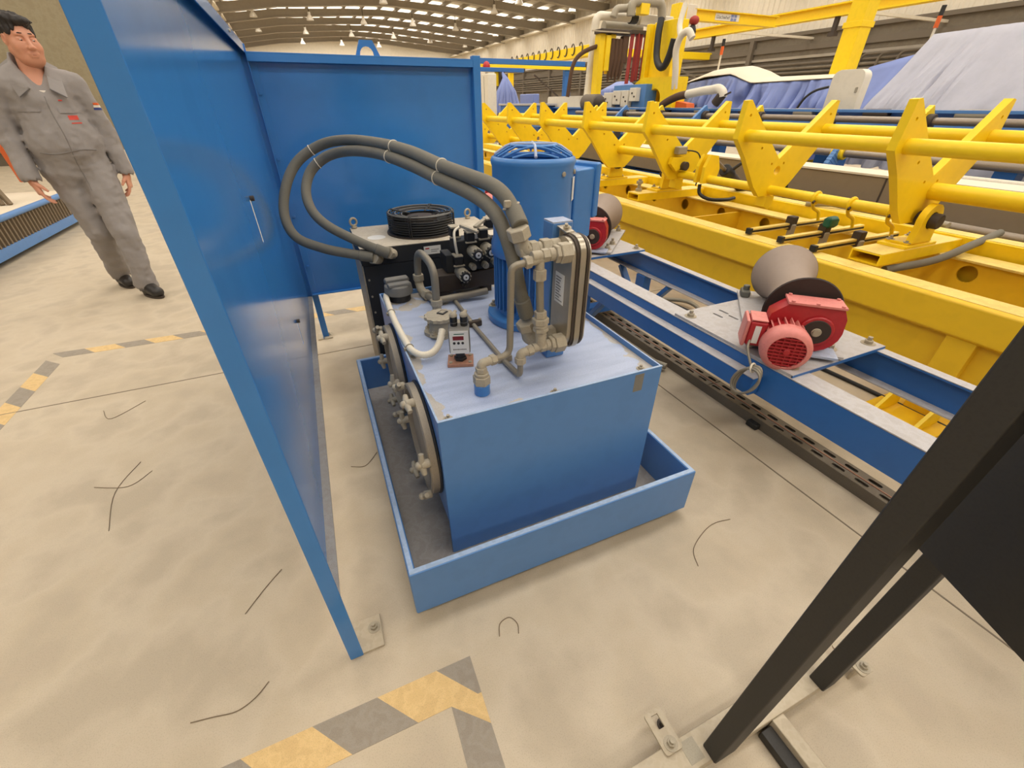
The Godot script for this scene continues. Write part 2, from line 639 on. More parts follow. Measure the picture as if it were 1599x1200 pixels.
func hall() -> void:
	FR = LINE
	# floor
	struct("floor", mb().bx(V(-12.3, -0.25, -68.3), V(22.3, 0, 12.3)), M.floor_concrete)
	# right wall: dark service band below, ribbed cladding above
	struct("wall_right", mb().bx(V(22.0, 0, -68.3), V(22.3, 8.3, 12.3)), M.wall_cladding)
	var wr := get_node("wall_right")
	var rib := []
	for i in 268:
		var z := 12.0 - i * 0.298
		rib.append_array([Vector2(z, 0.0), Vector2(z - 0.03, 0.045), Vector2(z - 0.12, 0.045), Vector2(z - 0.15, 0.0)])
	var cl := mb()
	for i in rib.size() - 1:
		var a: Vector2 = rib[i]
		var b: Vector2 = rib[i + 1]
		var nn := V(-absf(a.x - b.x), 0, 0)
		if a.y != b.y:
			nn = V(-0.03, 0, 0.045 if b.y > a.y else -0.045)
		cl.quad(V(21.99 - a.y, 4.05, a.x), V(21.99 - b.y, 4.05, b.x), V(21.99 - b.y, 7.6, b.x), V(21.99 - a.y, 7.6, a.x), nn.normalized())
	part("cladding", cl, M.wall_cladding, wr)
	var bandm := mb().bx(V(21.7, 0.0, -68), V(21.99, 3.9, -6.0), 0.01)
	part("service_band", bandm, M.wall_band, wr)
	part("ledge", mb().bx(V(21.55, 3.88, -68), V(21.99, 4.02, -6.0), 0.01), M.pipe_grey, wr)
	for y in [3.35, 3.05]:
		part("rail", mb().bx(V(21.6, y, -68), V(21.7, y + (0.22 if y > 3.2 else 0.1), -6.0)), M.pipe_grey if y > 3.2 else M.roof_steel, wr)
	for i in 11:
		part("post", mb().bx(V(21.45, 0, -9.0 - i * 5.2), V(21.7, 3.9, -8.78 - i * 5.2)), M.pipe_grey, wr)
	for i in 6:
		var y := 2.4 + i * 0.16
		var z0 := -6.5 - (i % 3) * 0.8
		part("pipe", mb().tube(bent([V(21.5, y, -67), V(21.5, y, -22 - i * 0.5), V(21.5, y - 0.35, -21 - i * 0.5), V(21.5, y - 0.35, z0)], 0.3), 0.055, 8), M.pipe_grey if i % 2 else M.wall_band, wr)
	for i in 5:
		part("riser", mb().tube(bent([V(21.45, 1.2, -11.0 - i * 0.7), V(21.45, 3.0, -11.0 - i * 0.7), V(21.45, 3.0, -9.5 - i * 0.7)], 0.3), 0.05, 8), M.pipe_grey, wr)
	part("cornice", mb().bx(V(21.5, 6.6, -68), V(22.0, 6.72, 12), 0.01), M.wall_cladding, wr)
	# other walls
	struct("wall_back", mb().bx(V(-12.3, 0, -68.3), V(22.3, 8.3, -68)), M.wall_cladding)
	struct("wall_front", mb().bx(V(-12.3, 0, 12), V(22.3, 8.3, 12.3)), M.wall_cladding)
	struct("wall_left", mb().bx(V(-12.3, 0, -68.3), V(-12, 8.3, 12.3)), M.wall_beige)
	struct("wall_partition", mb().bx(V(-12, 0.3, -17.3), V(-3.1, 6.9, -17.0)), M.wall_beige)
	var wp := get_node("wall_partition")
	part("kickboard", mb().bx(V(-12, 0, -17.2), V(-4.9, 0.3, -17.05)), M.pipe_grey, wp)
	for i in 3:
		part("bracket", mb().bx(V(-4.85, 0.12 + i * 0.25, -16.99), V(-4.7, 0.2 + i * 0.25, -16.8), 0.01), M.black_paint, wp)
	# columns and eaves of the left side
	var co := struct("trim_1", mb().bx(V(-2.75, 6.55, -68), V(-2.5, 6.68, 12), 0.01), M.wall_cladding)
	for k in range(6, 17):
		part("column", mb().bx(V(-3.0, 0, beam_z(k) - 0.15), V(-2.65, 7.0, beam_z(k) + 0.15), 0.01), M.roof_steel, co)
		part("eave_bracket", mb().bar(V(-2.8, 5.8, beam_z(k)), V(-2.3, 6.9, beam_z(k)), 0.12, 0.12), M.roof_steel, co)
	# roof
	var poly := [Vector2(-12.3, 7.25), Vector2(-2.6, 7.25)]
	for p in ROOF:
		poly.append(p + Vector2(0, 0.3))
	poly.append(Vector2(22.3, 7.4))
	var back := poly.duplicate()
	back.reverse()
	for p in back:
		poly.append(p + Vector2(0, 0.25))
	var ce := struct("ceiling", mb().prism(poly, 12.3, -68.3), M.roof_deck)
	for k in 17:
		var z := beam_z(k)
		var up := []
		var dn := []
		for p in ROOF:
			up.append(p + Vector2(0, 0.02))
			dn.append(p - Vector2(0, lerpf(0.34, 0.5, absf(p.x - 9.5) / 12.5)))
		dn.reverse()
		var bm := mb().prism(up + dn, z - 0.05, z + 0.05)
		var fl := []
		for p in dn:
			fl.append(p - Vector2(0, 0.04))
		fl.reverse()
		bm.prism(dn + fl, z - 0.2, z + 0.2)
		part("roof_beam", bm, M.roof_steel, ce)
		var strip := mb()
		for j in 17:
			var x := -2.2 + j * 1.4
			var y := roof_y(x + 0.6) + 0.2
			var sk := strip if k < 9 else mb()
			sk.bx(V(x, y, z - 1.5), V(x + 1.2, y + 0.03, z - 0.5), 0.005)
			if k >= 9:
				part("skylight_panel", sk, M.skylight, ce)
		if k < 9:
			part("skylight_strip", strip, M.skylight, ce)
		if k < 12:
			part("skylight_strip", mb().bx(V(-10, 7.1, z - 1.5), V(-4, 7.13, z - 0.5)), M.skylight, ce)
	for j in 18:
		var x := -2.3 + j * 1.4
		part("purlin", mb().bx(V(x - 0.06, roof_y(x) + 0.05, -68), V(x + 0.06, roof_y(x) + 0.28, 12)), M.roof_steel, ce)
	# floor joint and hazard tape
	FR = Transform3D()
	part("floor_joint", mb().bx(V(-12, -0.004, -2.702), V(8, 0.0015, -2.696)), M.joint_filler, get_node("floor"))
	part("floor_joint", mb().bx(V(1.598, -0.004, -2.6), V(1.604, 0.0015, 3.0)), M.joint_filler, get_node("floor"))
	tape("striped yellow and grey hazard tape on the floor before the blue screen's foot", V(-1.3, 0, -0.6), V(0.12, 0, -0.6), 0.1, 1.0)
	var lt := tape("short run of striped floor tape leading from the near tape corner out of frame", V(0.035, 0, -0.5), V(0.035, 0, 0.5), 0.085, -1.0)
	var tri := mb()
	tri.tri(V(0.035, 0.0012, -0.5), V(0.12, 0.0012, -0.5), V(0.12, 0.0012, -0.424), Vector3.UP, Vector3.UP, Vector3.UP)
	part("tape_stripe", tri, M.tape_yellow, lt)
	tape("worn striped hazard tape running across the floor behind the blue screens", V(-1.8, 0, -3.4), V(1.5, 0, -3.4), 0.09, 1.0)
	tape("worn striped hazard tape on the floor by the walking man's side of the hall", V(-1.8, 0, -3.3), V(-1.8, 0, -1.2), 0.1, -1.0)

# slanting stripes of tape laid from a to b
func tape(label: String, a: Vector3, b: Vector3, w: float, sl: float) -> Node3D:
	var t := thing("hazard_tape", label, "floor tape", a)
	var d := (b - a).normalized()
	var s := Vector3(-d.z, 0, d.x) if sl > 0 else Vector3(d.z, 0, -d.x)
	var L := a.distance_to(b)
	var n := int(L / 0.165)
	var y := 0.0012
	for i in n + 1:
		var p := i * 0.165
		var q := minf(p + 0.165, L)
		var o := w * 0.9
		var pts := [Vector2(p, 0), Vector2(q, 0), Vector2(minf(q + o, L), w), Vector2(minf(p + o, L), w)]
		var m := mb()
		var c := []
		for k in pts:
			c.append(a + d * k.x + s * k.y + Vector3(0, y, 0))
		m.quad(c[0], c[1], c[2], c[3], Vector3.UP)
		for k in 4:
			var e: Vector3 = c[(k + 1) % 4] - c[k]
			if e.length() > 0.001:
				m.quad(c[k], c[(k + 1) % 4], c[(k + 1) % 4] - Vector3(0, y, 0), c[k] - Vector3(0, y, 0), e.cross(Vector3.UP).normalized())
		part("tape_stripe", m, M.tape_yellow if i % 2 else M.tape_grey, t)
	return t

# ---------------------------------------------------------------- blue sheet metal screens
func bolt(c: Vector3, ax: Vector3, r := 0.011, h := 0.01) -> MB:
	var m := mb().hex(c, c + ax * h, r)
	m.cyl(c - ax * 0.002, c + ax * 0.0015, r * 1.7, 16)
	m.cyl(c + ax * h, c + ax * (h * 1.9), r * 0.55, 10)
	return m

func screens() -> void:
	var t := thing("safety_screen", "tall blue sheet metal screen seen along its dusty inner face, left of the pump unit", "screen", V(-0.185, 0, -1.8))
	# the sheet is pierced by two upright slots
	var sh := mb()
	for c in [[-2.93, -1.872, []], [-1.872, -1.848, [0.485, 0.585]], [-1.848, -1.633, []], [-1.633, -1.607, [0.975, 1.105]], [-1.607, -0.735, []]]:
		if c[2].is_empty():
			sh.bx(V(-0.1915, 0.31, c[0]), V(-0.19, 1.6, c[1]))
		else:
			sh.bx(V(-0.1915, 0.31, c[0]), V(-0.19, c[2][0], c[1]))
			sh.bx(V(-0.1915, c[2][1], c[0]), V(-0.19, 1.6, c[1]))
	part("sheet", sh, M.blue_sheet, t)
	part("front_flange", mb().bx(V(-0.202, 0.0, -0.731), V(-0.165, 1.62, -0.725), 0.002).bx(V(-0.202, 0.0, -0.75), V(-0.197, 1.62, -0.731)), M.blue_sheet, t)
	part("top_flange", mb().bx(V(-0.202, 1.597, -2.93), V(-0.165, 1.603, -0.731), 0.001), M.blue_sheet, t)
	part("top_lip", mb().bx(V(-0.168, 1.562, -2.93), V(-0.165, 1.597, -0.731)), M.blue_sheet, t)
	part("bottom_flange", mb().bx(V(-0.196, 0.304, -2.93), V(-0.165, 0.31, -0.731), 0.001), M.tray_dust, t)
	part("rear_flange", mb().bx(V(-0.196, 0.304, -2.93), V(-0.16, 1.6, -2.922), 0.002), M.blue_sheet, t)
	for q in [V(-0.19, 1.108, -1.62), V(-0.19, 0.59, -1.86)]:
		part("slot_catch", mb().cyl(q, q + V(0.012, 0, 0), 0.008, 12, 0.001), M.dark_steel, t, "dark pin above a slot")
	for z in [-1.66, -2.3]:
		part("rivet", mb().ball(V(-0.164, 1.583, z), 0.006), M.zinc, t)
	var fp := part("foot_plate", mb().bx(V(-0.202, 0.0, -0.828), V(-0.104, 0.008, -0.727), 0.001), M.frame_beige, t, "dusty steel foot plate")
	part("anchor_bolt", bolt(V(-0.125, 0.008, -0.79), Vector3.UP, 0.011, 0.011), M.zinc, fp)

	t = thing("safety_screen", "blue sheet metal screen standing crosswise behind the pump unit, with a lifting lug on top", "screen", V(0.44, 0, -2.94))
	part("sheet", mb().bx(V(-0.165, 0.32, -2.946), V(1.0, 1.567, -2.94)), M.blue_sheet, t)
	part("top_flange", mb().bx(V(-0.165, 1.562, -2.94), V(1.005, 1.568, -2.9), 0.001), M.blue_sheet, t)
	part("top_lip", mb().bx(V(-0.165, 1.53, -2.904), V(0.998, 1.562, -2.9)), M.blue_sheet, t)
	part("bottom_flange", mb().bx(V(-0.165, 0.315, -2.94), V(1.0, 0.321, -2.91), 0.001), M.blue_sheet, t)
	part("side_flange", mb().bx(V(-0.162, 0.0, -2.94), V(-0.128, 1.562, -2.934), 0.001).bx(V(-0.165, 0.0, -2.94), V(-0.16, 1.562, -2.905)), M.blue_sheet, t)
	part("post", mb().bx(V(0.998, 0.0, -2.95), V(1.044, 1.585, -2.9), 0.003), M.blue_sheet, t)
	for x in [-0.2, 0.99]:
		var f := part("foot_plate", mb().bx(V(x, 0.0, -2.99), V(x + 0.095, 0.008, -2.905), 0.001), M.frame_beige, t)
		part("anchor_bolt", bolt(V(x + 0.075, 0.008, -2.95), Vector3.UP, 0.009, 0.01), M.zinc, f)
	for i in 4:
		part("joint_bolt", mb().hex(V(-0.145, 0.5 + i * 0.3, -2.934), V(-0.145, 0.5 + i * 0.3, -2.926), 0.008), M.blue_sheet, t)
	var lug := [Vector2(0.353, 1.56), Vector2(0.38, 1.56)]
	for i in 9:
		var a := PI - PI * i / 8
		lug.append(Vector2(0.4165 + cos(a) * 0.036, 1.573 + sin(a) * 0.036))
	lug.append_array([Vector2(0.453, 1.56), Vector2(0.489, 1.56), Vector2(0.452, 1.636), Vector2(0.385, 1.636)])
	part("lifting_lug", mb().prism(lug, -2.95, -2.938), M.blue_sheet, t)

# ---------------------------------------------------------------- drip tray and oil tank
func tray_and_tank() -> void:
	var t := thing("drip_tray", "blue steel drip tray on the concrete floor under the oil tank", "tray", V(0.53, 0, -1.43))
	part("floor_plate", mb().bx(V(0.02, 0.036, -2.09), V(1.046, 0.046, -0.78)), M.tray_dust, t, "dusty tray floor")
	part("side_wall", mb().bx(V(0.005, 0.03, -0.786), V(1.06, 0.228, -0.764), 0.004), M.blue_tank, t)
	part("side_wall", mb().bx(V(0.005, 0.03, -2.106), V(1.06, 0.228, -2.084), 0.004), M.blue_tank, t)
	part("side_wall", mb().bx(V(0.005, 0.03, -2.085), V(0.027, 0.2275, -0.785), 0.004), M.blue_tank, t)
	part("side_wall", mb().bx(V(1.038, 0.03, -2.085), V(1.06, 0.2275, -0.785), 0.004), M.blue_tank, t)
	part("rim_edge", mb().bx(V(0.009, 0.2275, -0.784), V(1.056, 0.2292, -0.768), 0.0006), M.rim_lit_dust, t)  # paler strips give the tray rims a painted lit top
	part("rim_edge", mb().bx(V(0.009, 0.2275, -2.102), V(1.056, 0.2292, -2.088), 0.0006), M.rim_lit_dust, t)
	part("rim_edge", mb().bx(V(0.009, 0.227, -2.09), V(0.023, 0.2287, -0.78), 0.0006), M.rim_lit_dust, t)
	part("rim_edge", mb().bx(V(1.042, 0.227, -2.09), V(1.056, 0.2287, -0.78), 0.0006), M.rim_lit_dust, t)
	for x in [0.08, 0.9]:
		part("skid", mb().bx(V(x, 0, -2.05), V(x + 0.08, 0.036, -0.8), 0.003), M.dark_steel, t)

	t = thing("oil_tank", "blue steel oil tank with a dusty top plate, standing in the drip tray", "tank", V(0.553, 0.046, -1.43))
	part("front_plate", mb().bx(V(0.169, 0.046, -0.925), V(0.938, 0.622, -0.917), 0.002), M.blue_tank, t)
	part("rear_plate", mb().bx(V(0.169, 0.046, -1.96), V(0.938, 0.62, -1.952), 0.002), M.blue_tank, t)
	part("side_plate", mb().bx(V(0.169, 0.205, -1.952), V(0.175, 0.62, -0.925), 0.001), M.blue_tank, t)
	part("side_plate", mb().bx(V(0.932, 0.205, -1.952), V(0.938, 0.62, -0.925), 0.001), M.blue_tank, t)
	part("bottom_plate", mb().bx(V(0.175, 0.205, -1.952), V(0.932, 0.213, -0.925)), M.blue_tank, t)
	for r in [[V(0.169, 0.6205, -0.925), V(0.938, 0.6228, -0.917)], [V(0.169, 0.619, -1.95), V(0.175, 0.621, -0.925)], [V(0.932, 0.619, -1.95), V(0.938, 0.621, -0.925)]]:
		part("rim_edge", mb().bx(r[0], r[1], 0.0006), M.rim_lit_dust, t)  # dusty tank edges, coloured lighter to stand in for light from above
	var tpm := mb()
	tpm.quad_uv(V(0.175, 0.6, -0.925), V(0.932, 0.6, -0.925), V(0.932, 0.6, -1.952), V(0.175, 0.6, -1.952), Vector3.UP)
	tpm.quad(V(0.175, 0.588, -0.925), V(0.932, 0.588, -0.925), V(0.932, 0.588, -1.952), V(0.175, 0.588, -1.952), Vector3.DOWN)
	tpm.quad(V(0.175, 0.588, -0.925), V(0.932, 0.588, -0.925), V(0.932, 0.6, -0.925), V(0.175, 0.6, -0.925), V(0, 0, 1))
	tpm.quad(V(0.175, 0.588, -1.952), V(0.932, 0.588, -1.952), V(0.932, 0.6, -1.952), V(0.175, 0.6, -1.952), V(0, 0, -1))
	var tp := part("top_plate", tpm, M.tank_top, t, "pale dusty top plate with brown stains")
	for p in [V(0.208, 0.6, -0.95), V(0.55, 0.6, -0.948), V(0.885, 0.6, -0.96), V(0.2, 0.6, -1.35), V(0.205, 0.6, -1.9)]:
		part("plate_bolt", bolt(p, Vector3.UP, 0.009, 0.008), M.zinc, tp)
	part("tape_patch", mb().bx(V(0.83, 0.545, -0.917), V(0.866, 0.612, -0.9166)), M.grey_plastic, t, "strip of grey tape")
	# two round clean-out covers with clamps on the left side
	var side := Basis(V(0, -1, 0), V(-1, 0, 0), V(0, 0, 1))   # y of the lathe points out of the tank, to -x
	for z in [-1.125, -1.6]:
		var c := V(0.169, 0.415, z)
		var cov := part("cleanout_cover", mb().lathe([Vector2(0, 0.024), Vector2(0.11, 0.024), Vector2(0.135, 0.014), Vector2(0.168, 0.014), Vector2(0.172, 0.034), Vector2(0.186, 0.034), Vector2(0.19, 0.03), Vector2(0.19, 0.0)].map(func(q): return Vector2(q.x, q.y)), Transform3D(side, c), 48, 0.85), M.cover_grey, t, "round grey clean-out cover")
		part("gasket", mb().ring(c + V(-0.004, 0, 0), V(1, 0, 0), 0.189, 0.006, 48), M.black_plastic, cov)
		for k in 6:
			var a := TAU * (k + 0.25) / 6
			var p := c + V(-0.03, sin(a) * 0.187, cos(a) * 0.187)
			var q := mb()
			q.cyl(p, p + V(-0.03, 0, 0), 0.014, 10, 0.004)
			q.ball(p + V(-0.034, 0, 0), 0.012, 10)
			var r := V(0, cos(a), -sin(a))
			q.tube([p + V(-0.022, 0, 0) - r * 0.034, p + V(-0.026, 0, 0), p + V(-0.022, 0, 0) + r * 0.034], [0.008, 0.012, 0.008], 8)
			part("clamp_nut", q, M.dusty_cream, cov)

# ---------------------------------------------------------------- electric motor
func motor() -> void:
	var c := V(0.727, 0.6, -1.51)
	var X := Transform3D(Basis(), c)
	var t := thing("electric_motor", "big upright blue electric motor standing on the oil tank", "motor", c)
	part("flange", mb().lathe([Vector2(0, 0), Vector2(0.172, 0), Vector2(0.176, 0.004), Vector2(0.176, 0.026), Vector2(0.172, 0.03), Vector2(0.13, 0.032), Vector2(0.122, 0.05), Vector2(0, 0.05)], X, 40), M.blue_motor, t)
	for k in 4:
		var a := TAU * (k + 0.4) / 4
		part("flange_bolt", bolt(c + V(cos(a) * 0.158, 0.03, sin(a) * 0.158), Vector3.UP, 0.012, 0.012), M.zinc, t)
	part("stator", mb().lathe([Vector2(0, 0.04), Vector2(0.118, 0.04), Vector2(0.122, 0.05), Vector2(0.122, 0.33), Vector2(0, 0.33)], X, 40), M.blue_motor, t)
	for k in 40:
		var a := TAU * k / 40
		var d := V(cos(a), 0, sin(a))
		part("cooling_fin", mb().box(c + d * 0.13 + V(0, 0.18, 0), V(0.034, 0.25, 0.005), 0.001, Basis(d, Vector3.UP, d.cross(Vector3.UP))), M.blue_motor, t)
	# fan cowl flares at its lower rim
	part("fan_cowl", mb().lathe([Vector2(0.139, 0.268), Vector2(0.152, 0.268), Vector2(0.155, 0.272), Vector2(0.154, 0.31), Vector2(0.146, 0.335), Vector2(0.145, 0.57), Vector2(0.148, 0.578), Vector2(0.15, 0.588), Vector2(0.146, 0.598), Vector2(0.138, 0.602), Vector2(0.134, 0.597), Vector2(0.134, 0.585)], X, 56, 0.5), M.blue_motor, t)
	part("cowl_inside", mb().lathe([Vector2(0, 0.57), Vector2(0.138, 0.57), Vector2(0.138, 0.58)], X, 40), M.blue_motor, t)
	# dished grille of bars
	var gy := func(r: float) -> float: return 0.603 + 0.03 * clampf((0.134 - r) / 0.05, 0.0, 1.0)
	for i in 9:
		var z := -0.112 + i * 0.028
		var w := sqrt(0.135 * 0.135 - z * z)
		var pts := []
		for j in 13:
			var x := -w + 2 * w * j / 12.0
			pts.append(c + V(x, gy.call(sqrt(x * x + z * z)), z).rotated(Vector3.UP, -0.38))
		part("grille_bar", mb().tube(pts, 0.004, 6), M.blue_motor, t)
	for rib in [0.0, PI / 2]:
		var pts := []
		for j in 15:
			var x := -0.134 + 0.268 * j / 14.0
			pts.append(c + V(x, gy.call(absf(x)) + 0.004, 0).rotated(Vector3.UP, rib + 1.19))
		part("grille_rib", mb().tube(pts, 0.005, 6), M.blue_dusty, t)
	part("grille_crown", mb().ring(c + V(0, 0.634, 0), Vector3.UP, 0.078, 0.006, 32, 6), M.blue_motor, t)
	for a in [1.05, 1.62, 0.35]:
		var d := V(cos(a), 0, sin(a)).rotated(Vector3.UP, 0.38)
		part("cowl_screw", mb().cyl(c + d * 0.144 + V(0, 0.555, 0), c + d * 0.152 + V(0, 0.555, 0), 0.008, 12, 0.002), M.zinc, t)
	var ld := V(0.80, 0, 0.6)
	part("maker_plate", mb().box(c + ld * 0.1465 + V(0, 0.5, 0), V(0.002, 0.075, 0.045), 0.0, Basis(ld, Vector3.UP, ld.cross(Vector3.UP))), M.white_label, t, "white sticker")
	# terminal box on the far right side
	var bd := V(0.93, 0, -0.36).normalized()
	var B := Basis(bd, Vector3.UP, bd.cross(Vector3.UP))
	var bc := c + bd * 0.215 + V(0, 0.42, 0)
	var tb := part("terminal_box", mb().box(bc, V(0.12, 0.26, 0.15), 0.008, B), M.blue_motor, t)
	part("box_neck", mb().cyl(c + bd * 0.1 + V(0, 0.52, 0), c + bd * 0.18 + V(0, 0.52, 0), 0.06, 20), M.blue_motor, tb)
	part("box_lid", mb().box(bc + bd * 0.07 + V(0, 0.045, 0), V(0.035, 0.2, 0.17), 0.008, B), M.blue_motor, tb)
	part("cable_gland", mb().cyl(bc + bd * 0.04 + V(0, -0.12, 0.02), bc + bd * 0.04 + V(0, -0.17, 0.02), 0.018, 12, 0.003), M.black_plastic, tb)

# ---------------------------------------------------------------- black oil cooler with fan
func cooler() -> void:
	var t := thing("oil_cooler", "black box oil cooler with a round wire fan guard on its dusty top", "cooler", V(0.495, 0, -2.36))
	part("body", mb().bx(V(0.135, 0.0, -2.58), V(0.855, 0.70, -2.135), 0.004), M.cooler_black, t)
	part("hood", mb().bx(V(0.13, 0.70, -2.585), V(0.86, 0.78, -2.13), 0.003), M.cooler_black, t)
	part("top_sheet", mb().bx(V(0.132, 0.778, -2.583), V(0.858, 0.783, -2.132), 0.002), M.cooler_top, t, "dusty cream top")
	part("side_sheet", mb().bx(V(0.127, 0.0, -2.58), V(0.136, 0.70, -2.15), 0.001), M.frame_beige, t, "dusty side sheet")
	for i in 7:
		part("side_screw", mb().cyl(V(0.15, 0.12 + i * 0.085, -2.135), V(0.15, 0.12 + i * 0.085, -2.129), 0.005, 8), M.zinc, t)
	var lab := part("rating_label", mb().bx(V(0.435, 0.722, -2.13), V(0.52, 0.762, -2.1285)), M.white_label, t, "small white label")
	part("label_mark", mb().bx(V(0.442, 0.748, -2.1286), V(0.462, 0.754, -2.128)), M.red_paint, lab)
	part("label_mark", mb().bx(V(0.47, 0.742, -2.1286), V(0.51, 0.745, -2.128)).bx(V(0.47, 0.733, -2.1286), V(0.5, 0.736, -2.128)), M.grey_plastic, lab)
	for p in [V(0.155, 0.783, -2.56), V(0.8, 0.783, -2.54)]:
		var m := mb().cyl(p, p + V(0, 0.012, 0), 0.016, 14, 0.003).ring(p + V(0, 0.034, 0), V(0.4, 0, 1), 0.019, 0.006, 18)
		part("eye_bolt", m, M.zinc, t)
	part("round_sticker", mb().cyl(V(0.238, 0.783, -2.318), V(0.238, 0.7836, -2.318), 0.045, 24), M.white_label, t, "round white sticker")
	# fan guard: wire drum of stacked rings with a dished top
	var c := V(0.487, 0.783, -2.36)
	part("fan_plate", mb().cyl(c, c + V(0, 0.006, 0), 0.185, 40), M.dark_steel, t)
	part("fan_ring", mb().lathe([Vector2(0.15, 0.0), Vector2(0.16, 0.0), Vector2(0.16, 0.07), Vector2(0.15, 0.07), Vector2(0.15, 0.0)], Transform3D(Basis(), c), 40), M.black_plastic, t)
	for i in 9:
		part("guard_wire", mb().ring(c + V(0, 0.008 + i * 0.0115, 0), Vector3.UP, 0.172, 0.003, 44, 5), M.black_paint, t)
	for i in 7:
		part("guard_wire", mb().ring(c + V(0, 0.102 - 0.002 * i, 0), Vector3.UP, 0.165 - i * 0.011, 0.0025, 40, 5), M.grey_plastic if i % 3 == 0 else M.black_paint, t)
	part("fan_hub", mb().lathe([Vector2(0, 0.08), Vector2(0.075, 0.078), Vector2(0.085, 0.06), Vector2(0.085, 0.0)], Transform3D(Basis(), c), 28), M.dark_steel, t)
	for k in 5:
		var a := TAU * k / 5
		part("fan_blade", mb().box(c + V(cos(a) * 0.11, 0.045, sin(a) * 0.11), V(0.09, 0.004, 0.07), 0.0, Basis(Vector3.UP, -a) * Basis(V(1, 0, 0), 0.5)), M.black_plastic, t)
	for k in 4:
		var a := TAU * (k + 0.35) / 4
		for o in [-0.03, 0.03]:
			var d := V(cos(a + o), 0, sin(a + o))
			part("guard_strut", mb().tube(bent([c + d * 0.06 + V(0, 0.088, 0), c + d * 0.165 + V(0, 0.106, 0), c + d * 0.177 + V(0, 0.1, 0), c + d * 0.177 + V(0, 0.002, 0)], 0.012, 3), 0.003, 6), M.black_paint, t)

# ---------------------------------------------------------------- valve block
func valves() -> void:
	var t := thing("valve_block", "dark hydraulic manifold with black solenoid valves behind the motor", "valve block", V(0.55, 0.6, -1.87))
	part("manifold", mb().bx(V(0.41, 0.63, -1.935), V(0.705, 0.708, -1.83), 0.004), M.dark_steel, t)
	for x in [0.43, 0.64]:
		part("mounting_foot", mb().bx(V(x, 0.6, -1.92), V(x + 0.04, 0.63, -1.84)), M.dark_steel, t)
	part("valve_body", mb().bx(V(0.515, 0.708, -1.93), V(0.7, 0.85, -1.84), 0.006), M.black_plastic, t)
	part("valve_body", mb().bx(V(0.47, 0.708, -1.95), V(0.51, 0.79, -1.85), 0.004), M.black_paint, t)
	for p in [V(0.593, 0.802, -1.775), V(0.655, 0.806, -1.775), V(0.531, 0.712, -1.775)]:
		part("solenoid_coil", mb().cyl(p + V(0, 0, -0.08), p, 0.027, 20, 0.003), M.cast_alu, t)
		var kn := mb().cyl(p, p + V(0, 0, 0.018), 0.022, 20, 0.003)
		var kp := part("knurled_knob", kn, M.black_plastic, t)
		for k in 10:
			var a := TAU * k / 10
			part("knob_rib", mb().box(p + V(cos(a) * 0.0235, sin(a) * 0.0235, 0.007), V(0.007, 0.007, 0.013), 0.001, Basis(V(0, 0, 1), a)), M.dusty_cream, kp)
		part("knob_face", mb().cyl(p + V(0, 0, 0.018), p + V(0, 0, 0.021), 0.013, 16, 0.001), M.white_label, t)
		part("knob_screw", mb().cyl(p + V(0, 0, 0.02), p + V(0, 0, 0.0225), 0.004, 8), M.dark_steel, t)
	for p in [V(0.583, 0.862, -1.84), V(0.645, 0.87, -1.84), V(0.522, 0.765, -1.84), V(0.53, 0.875, -1.9), V(0.69, 0.9, -1.88)]:
		part("connector_plug", mb().box(p, V(0.038, 0.04, 0.045), 0.004), M.black_plastic, t)
		part("plug_cap", mb().box(p + V(0, 0.024, 0), V(0.04, 0.008, 0.05), 0.002).box(p + V(0.0, -0.018, 0.02), V(0.05, 0.006, 0.012)), M.dusty_cream, t)
	part("plug_bridge", mb().bar(V(0.55, 0.91, -1.86), V(0.61, 0.888, -1.8), 0.02, 0.012, 0.002).bar(V(0.61, 0.9, -1.84), V(0.7, 0.93, -1.9), 0.02, 0.012, 0.002), M.dusty_cream, t)
	for p in [V(0.585, 0.735, -1.84), V(0.645, 0.735, -1.84), V(0.69, 0.745, -1.84), V(0.54, 0.66, -1.83)]:
		part("port_plug", mb().cyl(p, p + V(0, 0, 0.035), 0.015, 14, 0.003).cyl(p + V(0, 0, 0.03), p + V(0, 0, 0.045), 0.009, 10), M.cast_alu if p.y > 0.7 else M.dark_steel, t)
	part("signal_wire", mb().tube(spline([V(0.52, 0.79, -1.83), V(0.51, 0.85, -1.82), V(0.52, 0.89, -1.85), V(0.56, 0.9, -1.88)]), 0.006, 6), M.conduit_white, t)

# ---------------------------------------------------------------- plate heat exchanger on a square post
func fitting(m: MB, p: Vector3, d: Vector3, parts: Array) -> void:
	# parts: [length, radius, hex?] in a row from p along d
	var q := p
	for s in parts:
		var e: Vector3 = q + d * s[0]
		if s[2]:
			m.hex(q, e, s[1])
		else:
			m.cyl(q, e, s[1], 16, s[1] * 0.08)
		q = e

